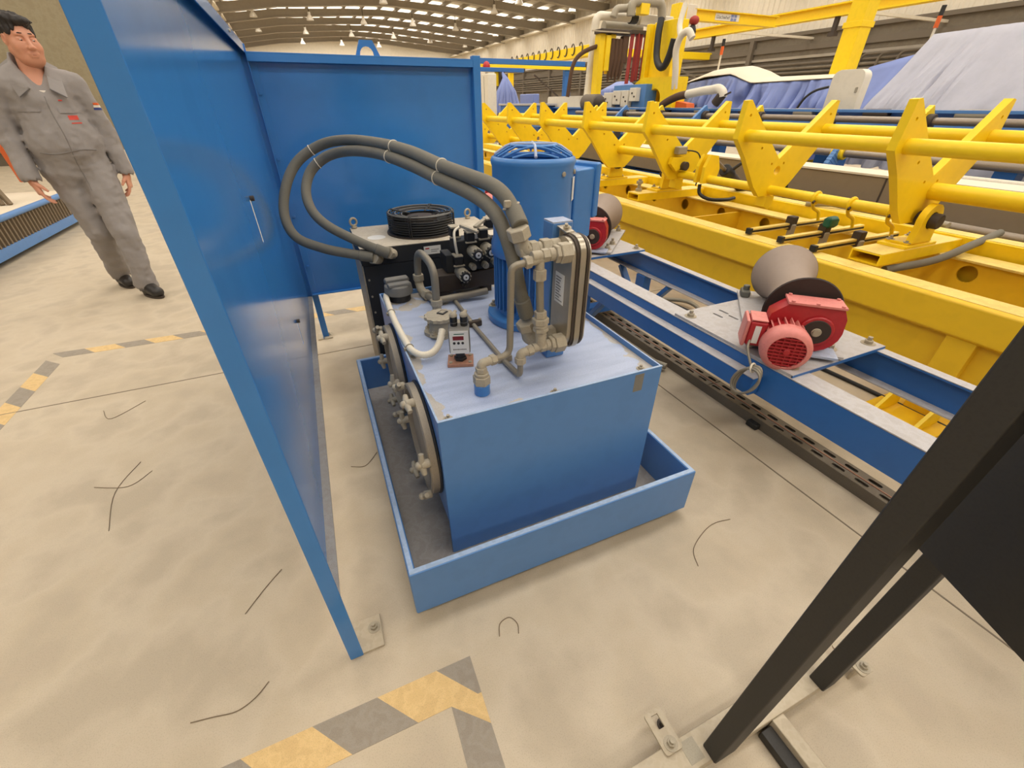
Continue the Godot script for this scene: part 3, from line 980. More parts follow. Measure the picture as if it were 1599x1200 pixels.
func exchanger() -> void:
	var t := thing("heat_exchanger", "stainless plate heat exchanger hung on a blue square post above the tank", "heat exchanger", V(0.65, 0.6, -1.12))
	part("post", mb().bx(V(0.622, 0.6, -1.212), V(0.692, 1.058, -1.148), 0.004), M.blue_tank, t)
	part("post_cap", mb().bx(V(0.624, 1.056, -1.21), V(0.69, 1.06, -1.15)), M.blue_dusty, t)
	# outline in (z, y): rounded rectangle; pushed along x
	var xf := Transform3D(Basis(V(0, 0, 1), V(0, 1, 0), V(1, 0, 0)), Vector3.ZERO)
	xf = Transform3D(Basis(V(0, 0, -1), V(0, 1, 0), V(1, 0, 0)), Vector3.ZERO)
	var o := func(grow: float): return rrect(Vector2(1.085, 0.862), 0.11 + grow, 0.345 + grow, 0.05, 8)
	part("front_plate", mb().prism(o.call(0.0), 0.626, 0.632, xf, [], true), M.stainless, t)
	for i in 6:
		var x := 0.632 + i * 0.0085
		part("plate_edge", mb().prism(o.call(0.006 if i % 2 else -0.002), x, x + 0.0085, xf, [], true), M.stainless if i % 2 == 0 else M.dark_steel, t)
	part("rear_plate", mb().prism(o.call(0.0), 0.683, 0.689, xf, [], true), M.stainless, t)
	part("strap", mb().prism(o.call(0.012), 0.65, 0.668, xf, [rrect(Vector2(1.085, 0.862), 0.112, 0.347, 0.05, 8)], true), M.stainless, t, "steel strap around the plates")
	part("strap_tab", mb().bar(V(0.655, 1.04, -1.10), V(0.648, 1.05, -1.145), 0.03, 0.004).bar(V(0.662, 1.035, -1.09), V(0.655, 1.042, -1.13), 0.026, 0.004), M.stainless, t)
	part("tab_bolt", bolt(V(0.655, 1.046, -1.125), V(-0.2, 0.9, 0.3).normalized(), 0.009, 0.008), M.zinc, t)
	part("bracket", mb().bx(V(0.645, 1.0, -1.15), V(0.675, 1.045, -1.142), 0.001), M.zinc, t)
	var lab := part("data_label", mb().bx(V(0.6252, 0.83, -1.12), V(0.626, 0.925, -1.065)), M.white_label, t, "white data label")
	var mk := mb()
	var rg := RandomNumberGenerator.new()
	rg.seed = 4
	for i in 9:
		var y := 0.838 + i * 0.009
		mk.bx(V(0.6248, y, -1.115), V(0.6253, y + 0.003, -1.115 + rg.randf_range(0.015, 0.044)))
	part("label_print", mk, M.grey_plastic, lab)
	# ports: two above, two below, pointing to -x
	var d := V(-1, 0, 0)
	var f := mb()
	fitting(f, V(0.628, 1.0, -1.115), d, [[0.03, 0.024, false], [0.03, 0.028, true], [0.012, 0.02, false], [0.026, 0.026, true], [0.01, 0.018, false]])
	part("port_fitting", f, M.dusty_cream, t)
	f = mb()
	fitting(f, V(0.628, 1.0, -1.05), d, [[0.036, 0.03, true], [0.014, 0.026, true], [0.018, 0.018, false], [0.022, 0.019, true], [0.03, 0.015, false]])
	part("port_fitting", f, M.dusty_cream, t)
	f = mb()
	fitting(f, V(0.628, 0.716, -1.115), d, [[0.034, 0.027, true], [0.014, 0.022, false], [0.026, 0.026, true], [0.012, 0.018, false]])
	part("port_fitting", f, M.dusty_cream, t)
	f = mb()
	fitting(f, V(0.628, 0.714, -1.05), d, [[0.036, 0.03, true], [0.014, 0.026, true], [0.016, 0.018, false], [0.02, 0.019, true], [0.024, 0.014, false]])
	part("port_fitting", f, M.dusty_cream, t)

	# elbow at the upper rear port, carries the outer hose
	var e := mb()
	e.tube(bent([V(0.535, 1.0, -1.115), V(0.512, 1.0, -1.115), V(0.503, 1.032, -1.115)], 0.02), 0.022, 14)
	e.box(V(0.512, 1.002, -1.115), V(0.04, 0.036, 0.04), 0.008, Basis(V(0, 0, 1), 0.3))
	fitting(e, V(0.507, 1.018, -1.115), V(-0.29, 0.957, 0).normalized(), [[0.016, 0.022, false], [0.034, 0.033, true]])
	one("hose_elbow", e, M.dusty_cream, "dusty elbow fitting at the exchanger's upper port, end of the outer hose", "pipe fitting")
	e = mb()
	e.tube(bent([V(0.55, 0.716, -1.115), V(0.536, 0.714, -1.115), V(0.53, 0.745, -1.115)], 0.02), 0.022, 14)
	e.box(V(0.54, 0.72, -1.115), V(0.04, 0.05, 0.042), 0.01)
	fitting(e, V(0.536, 0.735, -1.115), V(-0.3, 0.95, 0).normalized(), [[0.014, 0.024, false], [0.03, 0.033, true]])
	one("hose_elbow", e, M.dusty_cream, "dusty elbow fitting at the exchanger's lower port, end of the inner hose", "pipe fitting")

	# tees and the bypass line with a check valve between them
	t = thing("bypass_line", "upright steel bypass pipe with a check valve between the exchanger's ports", "pipe", V(0.54, 0.7, -1.05))
	part("tee", mb().cyl(V(0.56, 0.995, -1.05), V(0.5, 0.988, -1.05), 0.014, 14, 0.002).cyl(V(0.534, 0.992, -1.05), V(0.535, 0.955, -1.05), 0.013, 14).hex(V(0.505, 0.988, -1.05), V(0.487, 0.986, -1.05), 0.018), M.dusty_cream, t)
	part("nut", mb().hex(V(0.535, 0.962, -1.05), V(0.535, 0.93, -1.05), 0.019), M.dusty_cream, t)
	part("pipe", mb().tube([V(0.535, 0.94, -1.05), V(0.541, 0.82, -1.05)], 0.0115, 12), M.steel_pipe, t)
	f = mb()
	fitting(f, V(0.541, 0.835, -1.05), V(0.06, -1, 0).normalized(), [[0.022, 0.019, true], [0.02, 0.026, true], [0.012, 0.022, false], [0.014, 0.024, true], [0.022, 0.017, false]])
	part("check_valve", f, M.dusty_cream, t)
	part("tee", mb().cyl(V(0.57, 0.714, -1.05), V(0.5, 0.708, -1.05), 0.013, 14, 0.002).cyl(V(0.547, 0.76, -1.05), V(0.547, 0.712, -1.05), 0.017, 14).hex(V(0.52, 0.709, -1.05), V(0.5, 0.706, -1.05), 0.017), M.dusty_cream, t)
	t = thing("drain_pipe", "thin steel pipe dropping from the exchanger's lower tee to the tank top", "pipe", V(0.48, 0.6, -1.05))
	part("pipe", mb().tube(bent([V(0.5, 0.706, -1.05), V(0.477, 0.703, -1.05), V(0.477, 0.62, -1.05), V(0.473, 0.608, -1.2)], 0.022), 0.0095, 12), M.steel_pipe, t)
	part("elbow", mb().tube(bent([V(0.503, 0.706, -1.05), V(0.477, 0.704, -1.05), V(0.477, 0.676, -1.05)], 0.018), 0.0145, 12).hex(V(0.477, 0.69, -1.05), V(0.477, 0.668, -1.05), 0.018), M.dusty_cream, t)
	t = thing("return_pipe", "thin steel pipe looping from the upper tee down to the blue tank fitting", "pipe", V(0.42, 0.6, -1.05))
	part("pipe", mb().tube(bent([V(0.49, 0.986, -1.05), V(0.447, 0.98, -1.05), V(0.446, 0.7, -1.062), V(0.36, 0.706, -1.04)], 0.035, 8), 0.0105, 12), M.steel_pipe, t)
	part("nut", mb().hex(V(0.393, 0.704, -1.049), V(0.374, 0.705, -1.044), 0.017), M.dusty_cream, t)
	part("elbow", mb().tube(bent([V(0.375, 0.705, -1.044), V(0.342, 0.706, -1.036), V(0.342, 0.685, -1.036)], 0.014), 0.0135, 12), M.dusty_cream, t)
	f = mb()
	fitting(f, V(0.342, 0.694, -1.036), V(0, -1, 0), [[0.018, 0.018, true], [0.01, 0.022, false], [0.03, 0.027, true]])
	part("union_nut", f, M.dusty_cream, t)
	part("blue_socket", mb().cyl(V(0.342, 0.6, -1.036), V(0.342, 0.637, -1.036), 0.0245, 20, 0.002), M.blue_motor, t, "blue painted socket")

# ---------------------------------------------------------------- small parts on the tank top
func top_fittings() -> void:
	# clamped rail pipe
	var t := thing("drain_rail", "thin steel pipe clamped flat along the tank top", "pipe", V(0.472, 0.6, -1.45))
	part("pipe", mb().tube([V(0.474, 0.61, -1.8), V(0.469, 0.61, -1.44), V(0.474, 0.608, -1.2)], 0.0085, 10), M.steel_pipe, t)
	for z in [-1.5, -1.19]:
		var cl := part("pipe_clamp", mb().box(V(0.478, 0.612, z), V(0.055, 0.024, 0.022), 0.003), M.dark_steel if z < -1.3 else M.dusty_cream, t)
		for x in [0.46, 0.5]:
			part("clamp_screw", mb().cyl(V(x, 0.624, z), V(x, 0.629, z), 0.006, 10), M.zinc, cl)
	# breather cap
	var c := V(0.252, 0.6, -1.9)
	t = thing("breather_cap", "grey plastic filler breather cap on the tank's far left corner", "cap", c)
	part("neck", mb().cyl(c, c + V(0, 0.034, 0), 0.05, 28, 0.003), M.black_plastic, t)
	part("cap", mb().lathe([Vector2(0, 0.078), Vector2(0.054, 0.078), Vector2(0.06, 0.072), Vector2(0.064, 0.04), Vector2(0.061, 0.034), Vector2(0, 0.034)], Transform3D(Basis(), c), 32, 0.8), M.grey_plastic, t)
	part("grip_bar", mb().box(c + V(0, 0.086, -0.022), V(0.11, 0.026, 0.042), 0.008, Basis(Vector3.UP, 0.06)).box(c + V(0, 0.082, 0.03), V(0.1, 0.018, 0.036), 0.006, Basis(Vector3.UP, 0.06)), M.grey_plastic, t)
	# inverted U pipe
	t = thing("suction_pipe", "grey steel pipe bent in an upside-down U behind the filter", "pipe", V(0.37, 0.6, -1.8))
	part("pipe", mb().tube(bent([V(0.379, 0.62, -1.72), V(0.384, 0.79, -1.72), V(0.362, 0.815, -1.88), V(0.36, 0.75, -1.95), V(0.357, 0.66, -1.95)], 0.075, 8), 0.0165, 14), M.steel_pipe, t)
	var f := mb()
	fitting(f, V(0.379, 0.6, -1.72), Vector3.UP, [[0.02, 0.02, false], [0.028, 0.027, true]])
	part("union_nut", f, M.dusty_cream, t)
	f = mb()
	fitting(f, V(0.357, 0.69, -1.95), V(0, -1, 0), [[0.03, 0.026, true], [0.02, 0.02, false]])
	f.tube(bent([V(0.357, 0.65, -1.95), V(0.357, 0.625, -1.93), V(0.365, 0.62, -1.85)], 0.02), 0.019, 12)
	part("elbow", f, M.dusty_cream, t)
	t = thing("pressure_pipe", "grey steel pipe lying along the front of the valve manifold", "pipe", V(0.5, 0.6, -1.78))
	part("pipe", mb().tube(bent([V(0.368, 0.622, -1.84), V(0.39, 0.62, -1.77), V(0.45, 0.625, -1.765), V(0.63, 0.632, -1.765)], 0.05), 0.0155, 14), M.steel_pipe, t)
	part("nut", mb().hex(V(0.365, 0.622, -1.865), V(0.37, 0.622, -1.835), 0.025), M.dusty_cream, t)
	# return filter
	c = V(0.335, 0.6, -1.49)
	t = thing("return_filter", "dusty cast return filter head with a scalloped lid on the tank top", "filter", c)
	part("base_flange", mb().prism(rrect(Vector2.ZERO, 0.11, 0.11, 0.03), 0.0, 0.014, Transform3D(Basis(V(1, 0, 0), -PI / 2), c) * Transform3D(Basis(V(0, 0, 1), 0.5), Vector3.ZERO)), M.cast_alu, t)
	part("body", mb().lathe([Vector2(0.05, 0.012), Vector2(0.044, 0.02), Vector2(0.042, 0.055), Vector2(0.052, 0.062), Vector2(0.052, 0.068)], Transform3D(Basis(), c), 28).cyl(c + V(0.03, 0.035, 0.01), c + V(0.075, 0.035, 0.03), 0.022, 16, 0.003), M.cast_alu, t)
	var star := []
	for i in 56:
		var a := TAU * i / 56
		star.append(Vector2(cos(a), sin(a)) * (0.057 + 0.003 * cos(a * 14)))
	part("lid", mb().prism(star, 0.066, 0.078, Transform3D(Basis(V(1, 0, 0), -PI / 2), c), [], true).lathe([Vector2(0.05, 0.078), Vector2(0.03, 0.084), Vector2(0, 0.084)], Transform3D(Basis(), c), 28), M.dusty_cream, t)
	part("arrow_plate", mb().box(c + V(0.012, 0.086, 0.0), V(0.034, 0.003, 0.03), 0.0, Basis(Vector3.UP, 0.7)), M.black_plastic, t)
	part("arrow_mark", mb().box(c + V(0.012, 0.088, 0.0), V(0.022, 0.002, 0.018), 0.0, Basis(Vector3.UP, 0.7)), M.dusty_cream, t)
	for k in 2:
		var a := 2.35 + k * 1.6
		part("flange_bolt", bolt(c + V(cos(a) * 0.055, 0.014, sin(a) * 0.055), Vector3.UP, 0.009, 0.01), M.zinc, t)
	# electronic pressure switch
	c = V(0.338, 0.6, -1.245)
	t = thing("pressure_switch", "small electronic switch box with a red display on a square foot", "switch", c)
	var R := Basis(Vector3.UP, -0.32)
	var foot := part("foot", mb().box(c + V(0, 0.006, 0), V(0.088, 0.012, 0.072), 0.001, R), M.rust_plate, t, "rusty square foot")
	for p in [V(-0.033, 0.012, 0.024), V(0.033, 0.012, 0.024), V(-0.033, 0.012, -0.026), V(0.033, 0.012, -0.026)]:
		part("foot_screw", mb().cyl(c + R * p, c + R * (p + V(0, 0.004, 0)), 0.006, 10), M.zinc, foot)
	part("stem", mb().hex(c + V(0, 0.012, 0), c + V(0, 0.024, 0), 0.022).cyl(c + V(0, 0.02, 0), c + V(0, 0.046, 0), 0.016, 16, 0.002), M.black_plastic, t)
	var b := c + V(0.004, 0.088, -0.008)
	part("housing", mb().box(b, V(0.07, 0.09, 0.06), 0.005, R), M.grey_plastic, t)
	var fr := R * V(0, 0, 1)
	var up := Vector3.UP
	var rx := R * V(1, 0, 0)
	var fc := b + fr * 0.0303
	part("front_panel", mb().box(fc, V(0.063, 0.083, 0.002), 0.0, R), M.white_label, t)
	part("display", mb().box(fc + up * 0.016 - rx * 0.003, V(0.036, 0.014, 0.004), 0.0, R), M.red_window, t)
	for i in 3:
		var p: Vector3 = fc + rx * (-0.017 + i * 0.014) + up * -0.002
		part("button", mb().cyl(p, p + fr * 0.003, 0.0045, 12), M.black_plastic, t)
	var pr := mb()
	for i in 9:
		pr.box(fc + rx * (-0.02 + i * 0.005) + up * -0.026, V(0.003, 0.004 if i % 3 else 0.005, 0.0026), 0.0, R)
	part("front_print", pr, M.dark_steel, t)
	part("front_print", mb().box(fc + up * 0.031, V(0.034, 0.003, 0.0026), 0.0, R), M.green_plastic, t)
	for x in [-0.016, 0.018]:
		var p: Vector3 = b + rx * x + up * 0.045 - fr * 0.008
		var cp := part("cable_plug", mb().cyl(p, p + up * 0.011, 0.0125, 16, 0.001).cyl(p + up * 0.013, p + up * 0.034, 0.0125, 16, 0.001), M.black_plastic, t)
		part("plug_ring", mb().cyl(p + up * 0.009, p + up * 0.015, 0.0115, 16), M.grey_plastic, cp)
		part("plug_cap", mb().lathe([Vector2(0.013, 0), Vector2(0.014, 0.004), Vector2(0.01, 0.012), Vector2(0, 0.014)], Transform3D(Basis(), p + up * 0.033), 16, 0.3).tube(bent([p + up * 0.04, p + up * 0.043 - fr * 0.02 + rx * 0.008, p + up * 0.02 - fr * 0.05], 0.01), 0.006, 8), M.dusty_cream, cp)
	# corrugated cable conduit
	t = thing("cable_conduit", "cream corrugated cable conduit along the tank's left edge to the switch", "conduit", V(0.2, 0.6, -1.6))
	var path := spline([V(0.215, 0.617, -1.945), V(0.193, 0.628, -1.9), V(0.184, 0.632, -1.79), V(0.18, 0.632, -1.66), V(0.179, 0.632, -1.55), V(0.183, 0.63, -1.43), V(0.19, 0.628, -1.35), V(0.212, 0.626, -1.305), V(0.245, 0.625, -1.3), V(0.272, 0.632, -1.315), V(0.295, 0.65, -1.34), V(0.312, 0.672, -1.37)], 16)
	var rad := []
	for i in path.size():
		rad.append(0.0128 if i < 92 or i % 4 < 3 else 0.0108)
	part("conduit", mb().tube(path, rad, 12), M.conduit_white, t)
	for i in [44, 92]:
		var p: Vector3 = path[i]
		part("clip", mb().ring(p, path[i + 1] - path[i - 1], 0.0135, 0.003, 16, 6).box(p + V(-0.014, -0.004, 0), V(0.012, 0.014, 0.014), 0.002), M.zinc, t)

func hose(called: String, pts: Array, label: String) -> Node3D:
	var t := thing(called, label, "hose", pts[pts.size() - 1])
	var p := spline(pts, 8)
	part("rubber_hose", mb().tube(p, 0.0215, 16), M.hose_rubber, t)
	for s in [[p[0], p[2] - p[0]], [p[p.size() - 1], p[p.size() - 3] - p[p.size() - 1]]]:
		var d: Vector3 = (s[1] as Vector3).normalized()
		part("crimped_sleeve", mb().cyl(s[0] - d * 0.004, s[0] + d * 0.06, 0.0245, 18, 0.003), M.hose_rubber, t)
	return t

func hoses() -> void:
	var h1 := [V(0.504, 1.069, -1.120), V(0.503, 1.105, -1.173), V(0.491, 1.137, -1.214), V(0.475, 1.155, -1.273), V(0.449, 1.165, -1.369), V(0.404, 1.181, -1.530), V(0.353, 1.206, -1.778), V(0.280, 1.218, -2.052), V(0.177, 1.218, -2.304), V(0.069, 1.194, -2.412), V(-0.043, 1.131, -2.427), V(-0.116, 1.039, -2.379), V(-0.152, 0.930, -2.304), V(-0.125, 0.846, -2.219), V(-0.021, 0.799, -2.154), V(0.096, 0.771, -2.110), V(0.181, 0.754, -2.081)]
	var h2 := [V(0.527, 0.797, -1.117), V(0.503, 0.879, -1.115), V(0.489, 0.980, -1.141), V(0.476, 1.061, -1.191), V(0.461, 1.100, -1.252), V(0.441, 1.121, -1.354), V(0.396, 1.141, -1.518), V(0.342, 1.166, -1.754), V(0.271, 1.183, -2.031), V(0.178, 1.179, -2.250), V(0.084, 1.152, -2.349), V(0.002, 1.093, -2.368), V(-0.038, 1.016, -2.316), V(-0.030, 0.946, -2.237), V(0.020, 0.890, -2.175), V(0.110, 0.836, -2.124), V(0.185, 0.798, -2.091), V(0.253, 0.764, -2.077)]
	var a := hose("hydraulic_hose", h1, "outer of the two thick grey hoses arching over to the cooler")
	var b := hose("hydraulic_hose", h2, "inner of the two thick grey hoses arching over to the cooler")
	for i in [5.0, 6.6, 9.4]:
		var p: Vector3 = spline(h1, 8)[int(i * 8)]
		var q: Vector3 = spline(h2, 8)[int(i * 8)]
		var best := 1e9
		for s in spline(h2, 8):
			if s.distance_to(p) < best:
				best = s.distance_to(p); q = s
		var ax: Vector3 = spline(h1, 8)[int(i * 8) + 1] - p
		part("cable_tie", mb().ring(p, ax, 0.0222, 0.0022, 24, 6), M.conduit_white, a, "white cable tie")
		part("cable_tie", mb().ring(q, ax, 0.0222, 0.0022, 24, 6), M.conduit_white, b, "white cable tie")
	var tp: Vector3 = spline(h1, 8)[9]
	part("hose_clip", mb().ring(tp, V(-0.3, 0.9, -0.2), 0.0225, 0.004, 20, 6).box(tp + V(-0.02, 0.01, 0.02), V(0.02, 0.02, 0.012), 0.003), M.dusty_cream, a)
	for k in 2:
		var e: Vector3 = [V(0.183, 0.75, -2.085), V(0.253, 0.766, -2.085)][k]
		var d := V(0.35, -0.25, -0.45).normalized()
		var m := mb()
		fitting(m, e - d * 0.004, d, [[0.022, 0.03, true], [0.008, 0.022, false]])
		m.tube(bent([e + d * 0.02, e + d * 0.05, e + d * 0.05 + V(0.0, 0, -0.05)], 0.02), 0.024, 14)
		m.box(e + d * 0.045, V(0.042, 0.042, 0.042), 0.012)
		one("hose_fitting", m, M.dusty_cream, ["dusty angled hose fitting on the cooler's front, the left of two", "dusty angled hose fitting on the cooler's front, the right of two"][k], "pipe fitting", "")

# ---------------------------------------------------------------- roller conveyor
func conveyor() -> void:
	FR = LINE
	var t := thing("conveyor_frame", "long blue steel conveyor frame of two parallel beams beside the oil tank", "conveyor", V(1.85, 0, -3.0))
	part("beam", mb().bx(V(1.553, 0.312, -9.5), V(1.657, 0.455, 0.9), 0.004), M.blue_beam, t)
	part("beam_top", mb().bx(V(1.553, 0.455, -9.5), V(1.657, 0.46, 0.9), 0.001), M.plate_dusty, t, "pale dusty top of the near beam")
	var ch := mb().bx(V(2.132, 0.32, -9.5), V(2.14, 0.46, 0.9)).bx(V(2.09, 0.449, -9.5), V(2.134, 0.457, 0.9), 0.002)
	part("channel_beam", ch, M.blue_beam, t)
	part("beam_top", mb().bx(V(2.09, 0.457, -9.5), V(2.14, 0.461, 0.9), 0.001), M.plate_dusty, t, "pale dusty top of the far beam")
	part("lower_flange", mb().bx(V(2.085, 0.318, -9.5), V(2.134, 0.326, 0.9), 0.002), M.plate_dusty, t)
	part("cable_duct", mb().bx(V(1.5, 0.325, -2.22), V(1.553, 0.405, -0.93), 0.002), M.blue_beam, t)
	part("duct_lid", mb().bx(V(1.499, 0.405, -2.22), V(1.553, 0.409, -0.93), 0.001), M.plate_dusty, t)
	for z in [-5.6, -2.36, 0.55]:
		for x in [1.6, 2.11]:
			var lg := part("leg", mb().bx(V(x - 0.035, 0.01, z - 0.045), V(x + 0.035, 0.315, z + 0.045), 0.004), M.blue_beam, t)
			part("foot_plate", mb().bx(V(x - 0.09, 0, z - 0.1), V(x + 0.09, 0.012, z + 0.1), 0.002), M.blue_beam, lg)
			for s in [-1, 1]:
				part("brace", mb().bar(V(x, 0.31, z + s * 0.27), V(x, 0.06, z + s * 0.05), 0.05, 0.03, 0.003), M.blue_beam, lg)
	part("cross_tie", mb().bx(V(1.62, 0.1, -2.4), V(2.1, 0.15, -2.32), 0.003), M.blue_beam, t)
	# skewed hourglass rollers with their gear motors
	var r := roller_unit()
	copy(r, "roller_unit", V(1.85, 0.46, -1.14 - 1.61), "red motor and hourglass roller on the conveyor behind the heat exchanger")
	copy(r, "roller_unit", V(1.85, 0.46, -1.14 - 3.22), "hourglass roller unit farthest along the conveyor, behind the blue motor")
	# hanging loops of motor cable
	t = thing("cable_coil", "coiled grey motor cable hanging from the roller motor over the blue beam", "cable", V(1.49, 0.46, -0.95))
	for i in 5:
		var pts := []
		for k in 25:
			var a := TAU * k / 24
			pts.append(V(1.487 - i * 0.004, 0.398 + sin(a) * (0.078 - i * 0.003), -0.945 + cos(a) * (0.04 + 0.003 * i) + sin(a) * 0.025))
		part("cable_loop", mb().tube(pts, 0.0048, 8), M.hose_rubber if i % 2 else M.steel_pipe, t)
	part("cable", mb().tube(spline([V(1.487, 0.46, -0.95), V(1.5, 0.52, -1.0), V(1.545, 0.55, -1.03)]), 0.005, 8), M.steel_pipe, t)
	part("cable_tie", mb().ring(V(1.485, 0.46, -0.94), V(0.2, 0.3, 1), 0.018, 0.004, 14, 6), M.conduit_white, t)
	# perforated cable tray on the floor
	t = thing("cable_tray", "grey perforated cable tray running along the floor beside the conveyor", "cable tray", V(1.84, 0, -2.5))
	var z := -5.2
	var n := 0
	while z < 0.7:
		var m := mb()
		var fx := Transform3D(Basis(V(1, 0, 0), V(0, 0, 1), V(0, -1, 0)), V(0, 0.052, 0))
		for i in 10:
			for q in 2:
				var x0 := 1.785 + q * 0.0475
				var za := z + i * 0.096
				m.prism([Vector2(x0, za), Vector2(x0 + 0.0475, za), Vector2(x0 + 0.0475, za + 0.096), Vector2(x0, za + 0.096)], 0.0, 0.003, fx, [slot(Vector2(x0 + 0.024, za + 0.035 + q * 0.026), 0.019, 0.056, 3)])
		part("tray_cover", m, M.tray_metal, t)
		z += 0.965
		n += 1
	part("tray_side", mb().bx(V(1.783, 0, -5.2), V(1.787, 0.052, 0.59)).bx(V(1.878, 0, -5.2), V(1.882, 0.052, 0.59)), M.tray_metal, t)
	part("tray_ridge", mb().bx(V(1.829, 0.049, -5.2), V(1.834, 0.056, 0.59), 0.001), M.rust_plate, t)
	part("joint_clip", mb().bx(V(1.755, 0.0, -1.05), V(1.788, 0.03, -0.99), 0.004), M.black_plastic, t)
	# floor clutter beneath
	one("floor_cable", mb().tube(spline([V(2.36, 0.012, -5.5), V(2.4, 0.012, -3.4), V(2.5, 0.012, -2.2), V(2.62, 0.012, -1.03), V(2.6, 0.012, 0.4)]), 0.011, 8), M.black_plastic, "thin black cable lying the whole length of the floor under the conveyor", "cable")
	one("floor_cable", mb().tube(spline([V(2.28, 0.012, -5.5), V(2.3, 0.012, -3.4), V(2.42, 0.012, -2.2)]), 0.011, 8), M.black_plastic, "shorter black cable on the floor between the conveyor legs, ending at the bent hose", "cable")
	one("floor_hose", mb().tube(spline([V(2.3, 0.02, -2.9), V(2.42, 0.02, -2.55), V(2.55, 0.05, -2.3), V(2.5, 0.03, -2.08), V(2.38, 0.02, -2.0)]), 0.016, 10), M.cast_alu, "grey hose end bent over on the floor between the conveyor beams", "hose")
	one("cable_bundle", mb().tube(spline([V(1.7, 0.02, -2.5), V(1.62, 0.05, -2.1), V(1.66, 0.04, -1.8), V(1.74, 0.03, -1.62)]), 0.02, 10).tube(spline([V(1.74, 0.02, -1.9), V(1.64, 0.04, -1.75), V(1.6, 0.02, -1.55)]), 0.012, 8), M.cast_alu, "loose grey cables coming out of the floor tray beside the tank", "cable")

func roller_unit() -> Node3D:
	var at := V(1.85, 0.46, -1.14)
	var t := thing("roller_unit", "nearest hourglass roller with its red gear motor on a dusty mounting plate", "roller", at)
	var plate := part("base_plate", mb().prism([Vector2(1.556, -1.47), Vector2(2.142, -1.47), Vector2(2.142, -0.822), Vector2(1.556, -0.822)], 0.46, 0.472, Transform3D(Basis(V(1, 0, 0), V(0, 0, 1), V(0, 1, 0)), Vector3.ZERO), [slot(Vector2(1.79, -1.38), 0.014, 0.06), slot(Vector2(1.73, -1.36), 0.014, 0.06), slot(Vector2(1.78, -1.31), 0.014, 0.06)]), M.plate_dusty, t, "dusty grey plate with blue edges")
	part("plate_edge", mb().bx(V(1.556, 0.456, -0.826), V(2.142, 0.47, -0.8205)), M.blue_beam, plate)
	for p in [V(1.6, 0.472, -1.41), V(1.61, 0.472, -0.87), V(2.1, 0.472, -0.87), V(2.1, 0.472, -1.41)]:
		part("plate_bolt", bolt(p, Vector3.UP, 0.017, 0.016), M.zinc, plate)
	# skewed frame: local x along the roller's axis (away), z to the near right
	var B := Basis(V(0.706, 0, -0.708), V(0, 1, 0), V(0.708, 0, 0.706))
	var c := V(1.783, 0.62, -1.012)
	var X := Transform3D(B, c)
	part("skew_plate", mb().box(X * V(0.24, -0.137, 0), V(0.68, 0.012, 0.36), 0.001, B), M.plate_dusty, t)
	for p in [V(0.53, -0.131, -0.14), V(0.53, -0.131, 0.13), V(-0.03, -0.131, 0.14), V(0.12, -0.131, 0.15)]:
		part("clamp_bolt", bolt(X * p, Vector3.UP, 0.018, 0.022), M.zinc, t)
	part("bearing_block", mb().box(X * V(0.56, -0.08, 0), V(0.05, 0.11, 0.12), 0.012, B), M.dark_steel, t)
	part("angle_clamp", mb().box(X * V(0.5, -0.115, -0.15), V(0.08, 0.036, 0.045), 0.008, B).cyl(X * V(0.5, -0.1, -0.15), X * V(0.5, -0.075, -0.15), 0.016, 12, 0.002), M.clamp_grey, t)
	# roller: profile along its axis
	var lx := Transform3D(Basis(B.z, B.x, B.y), c)
	var pf := []
	for i in 17:
		var s := i / 16.0
		pf.append(Vector2(0.147 - 0.058 * sin(PI * s) , 0.005 + s * 0.507))
	part("roller_body", mb().lathe(pf, lx, 48, 0.5), M.roller_rubber, t, "grey hourglass roller")
	part("roller_face", mb().lathe([Vector2(0, -0.004), Vector2(0.03, -0.004), Vector2(0.09, 0.004), Vector2(0.143, 0.0), Vector2(0.147, 0.004)], lx, 48), M.roller_face, t, "dark end face")
	part("roller_face", mb().lathe([Vector2(0.147, 0.51), Vector2(0.143, 0.516), Vector2(0, 0.514)], lx, 48), M.roller_face, t)
	part("hub_flange", mb().lathe([Vector2(0, -0.03), Vector2(0.055, -0.03), Vector2(0.06, -0.024), Vector2(0.06, -0.004)], lx, 28), M.blue_dusty, t)
	# gear case: flat pear in the plane across the axis, (z, y) of the skewed frame
	var gx := Transform3D(Basis(B.z, B.y, -B.x), c)
	var pear := [Vector2(-0.075, 0.07), Vector2(0.11, 0.07), Vector2(0.13, 0.03)]
	for i in 7:
		var a := 0.0 - PI * 0.62 * i / 6
		pear.append(Vector2(0.045, -0.03) + Vector2(cos(a), sin(a)) * 0.09)
	for i in 7:
		var a := -PI * 0.5 - PI * 0.55 * i / 6
		pear.append(Vector2(-0.06, -0.06) + Vector2(cos(a), sin(a)) * 0.075)
	pear.append(Vector2(-0.13, 0.02))
	part("gear_case", mb().prism(pear, 0.03, 0.11, gx, [], true), M.red_paint, t, "red gear case")
	part("gear_lid", mb().prism([Vector2(-0.085, 0.07), Vector2(0.115, 0.07), Vector2(0.115, 0.078), Vector2(-0.085, 0.078)], 0.022, 0.118, gx), M.pink_dusty, t, "dusty pink top cover")
	for p in [Vector2(-0.07, 0.03), Vector2(0.1, 0.03), Vector2(-0.07, 0.11), Vector2(0.1, 0.11), Vector2(0.015, 0.112)]:
		part("lid_screw", mb().cyl(gx * V(p.x, 0.078, p.y), gx * V(p.x, 0.084, p.y), 0.007, 10), M.pink_dusty, t)
	part("shaft_ring", mb().cyl(gx * V(0.042, -0.03, 0.105), gx * V(0.042, -0.03, 0.122), 0.062, 28, 0.004), M.red_paint, t)
	part("shaft_seal", mb().cyl(gx * V(0.042, -0.03, 0.12), gx * V(0.042, -0.03, 0.126), 0.05, 28, 0.002), M.roller_face, t)
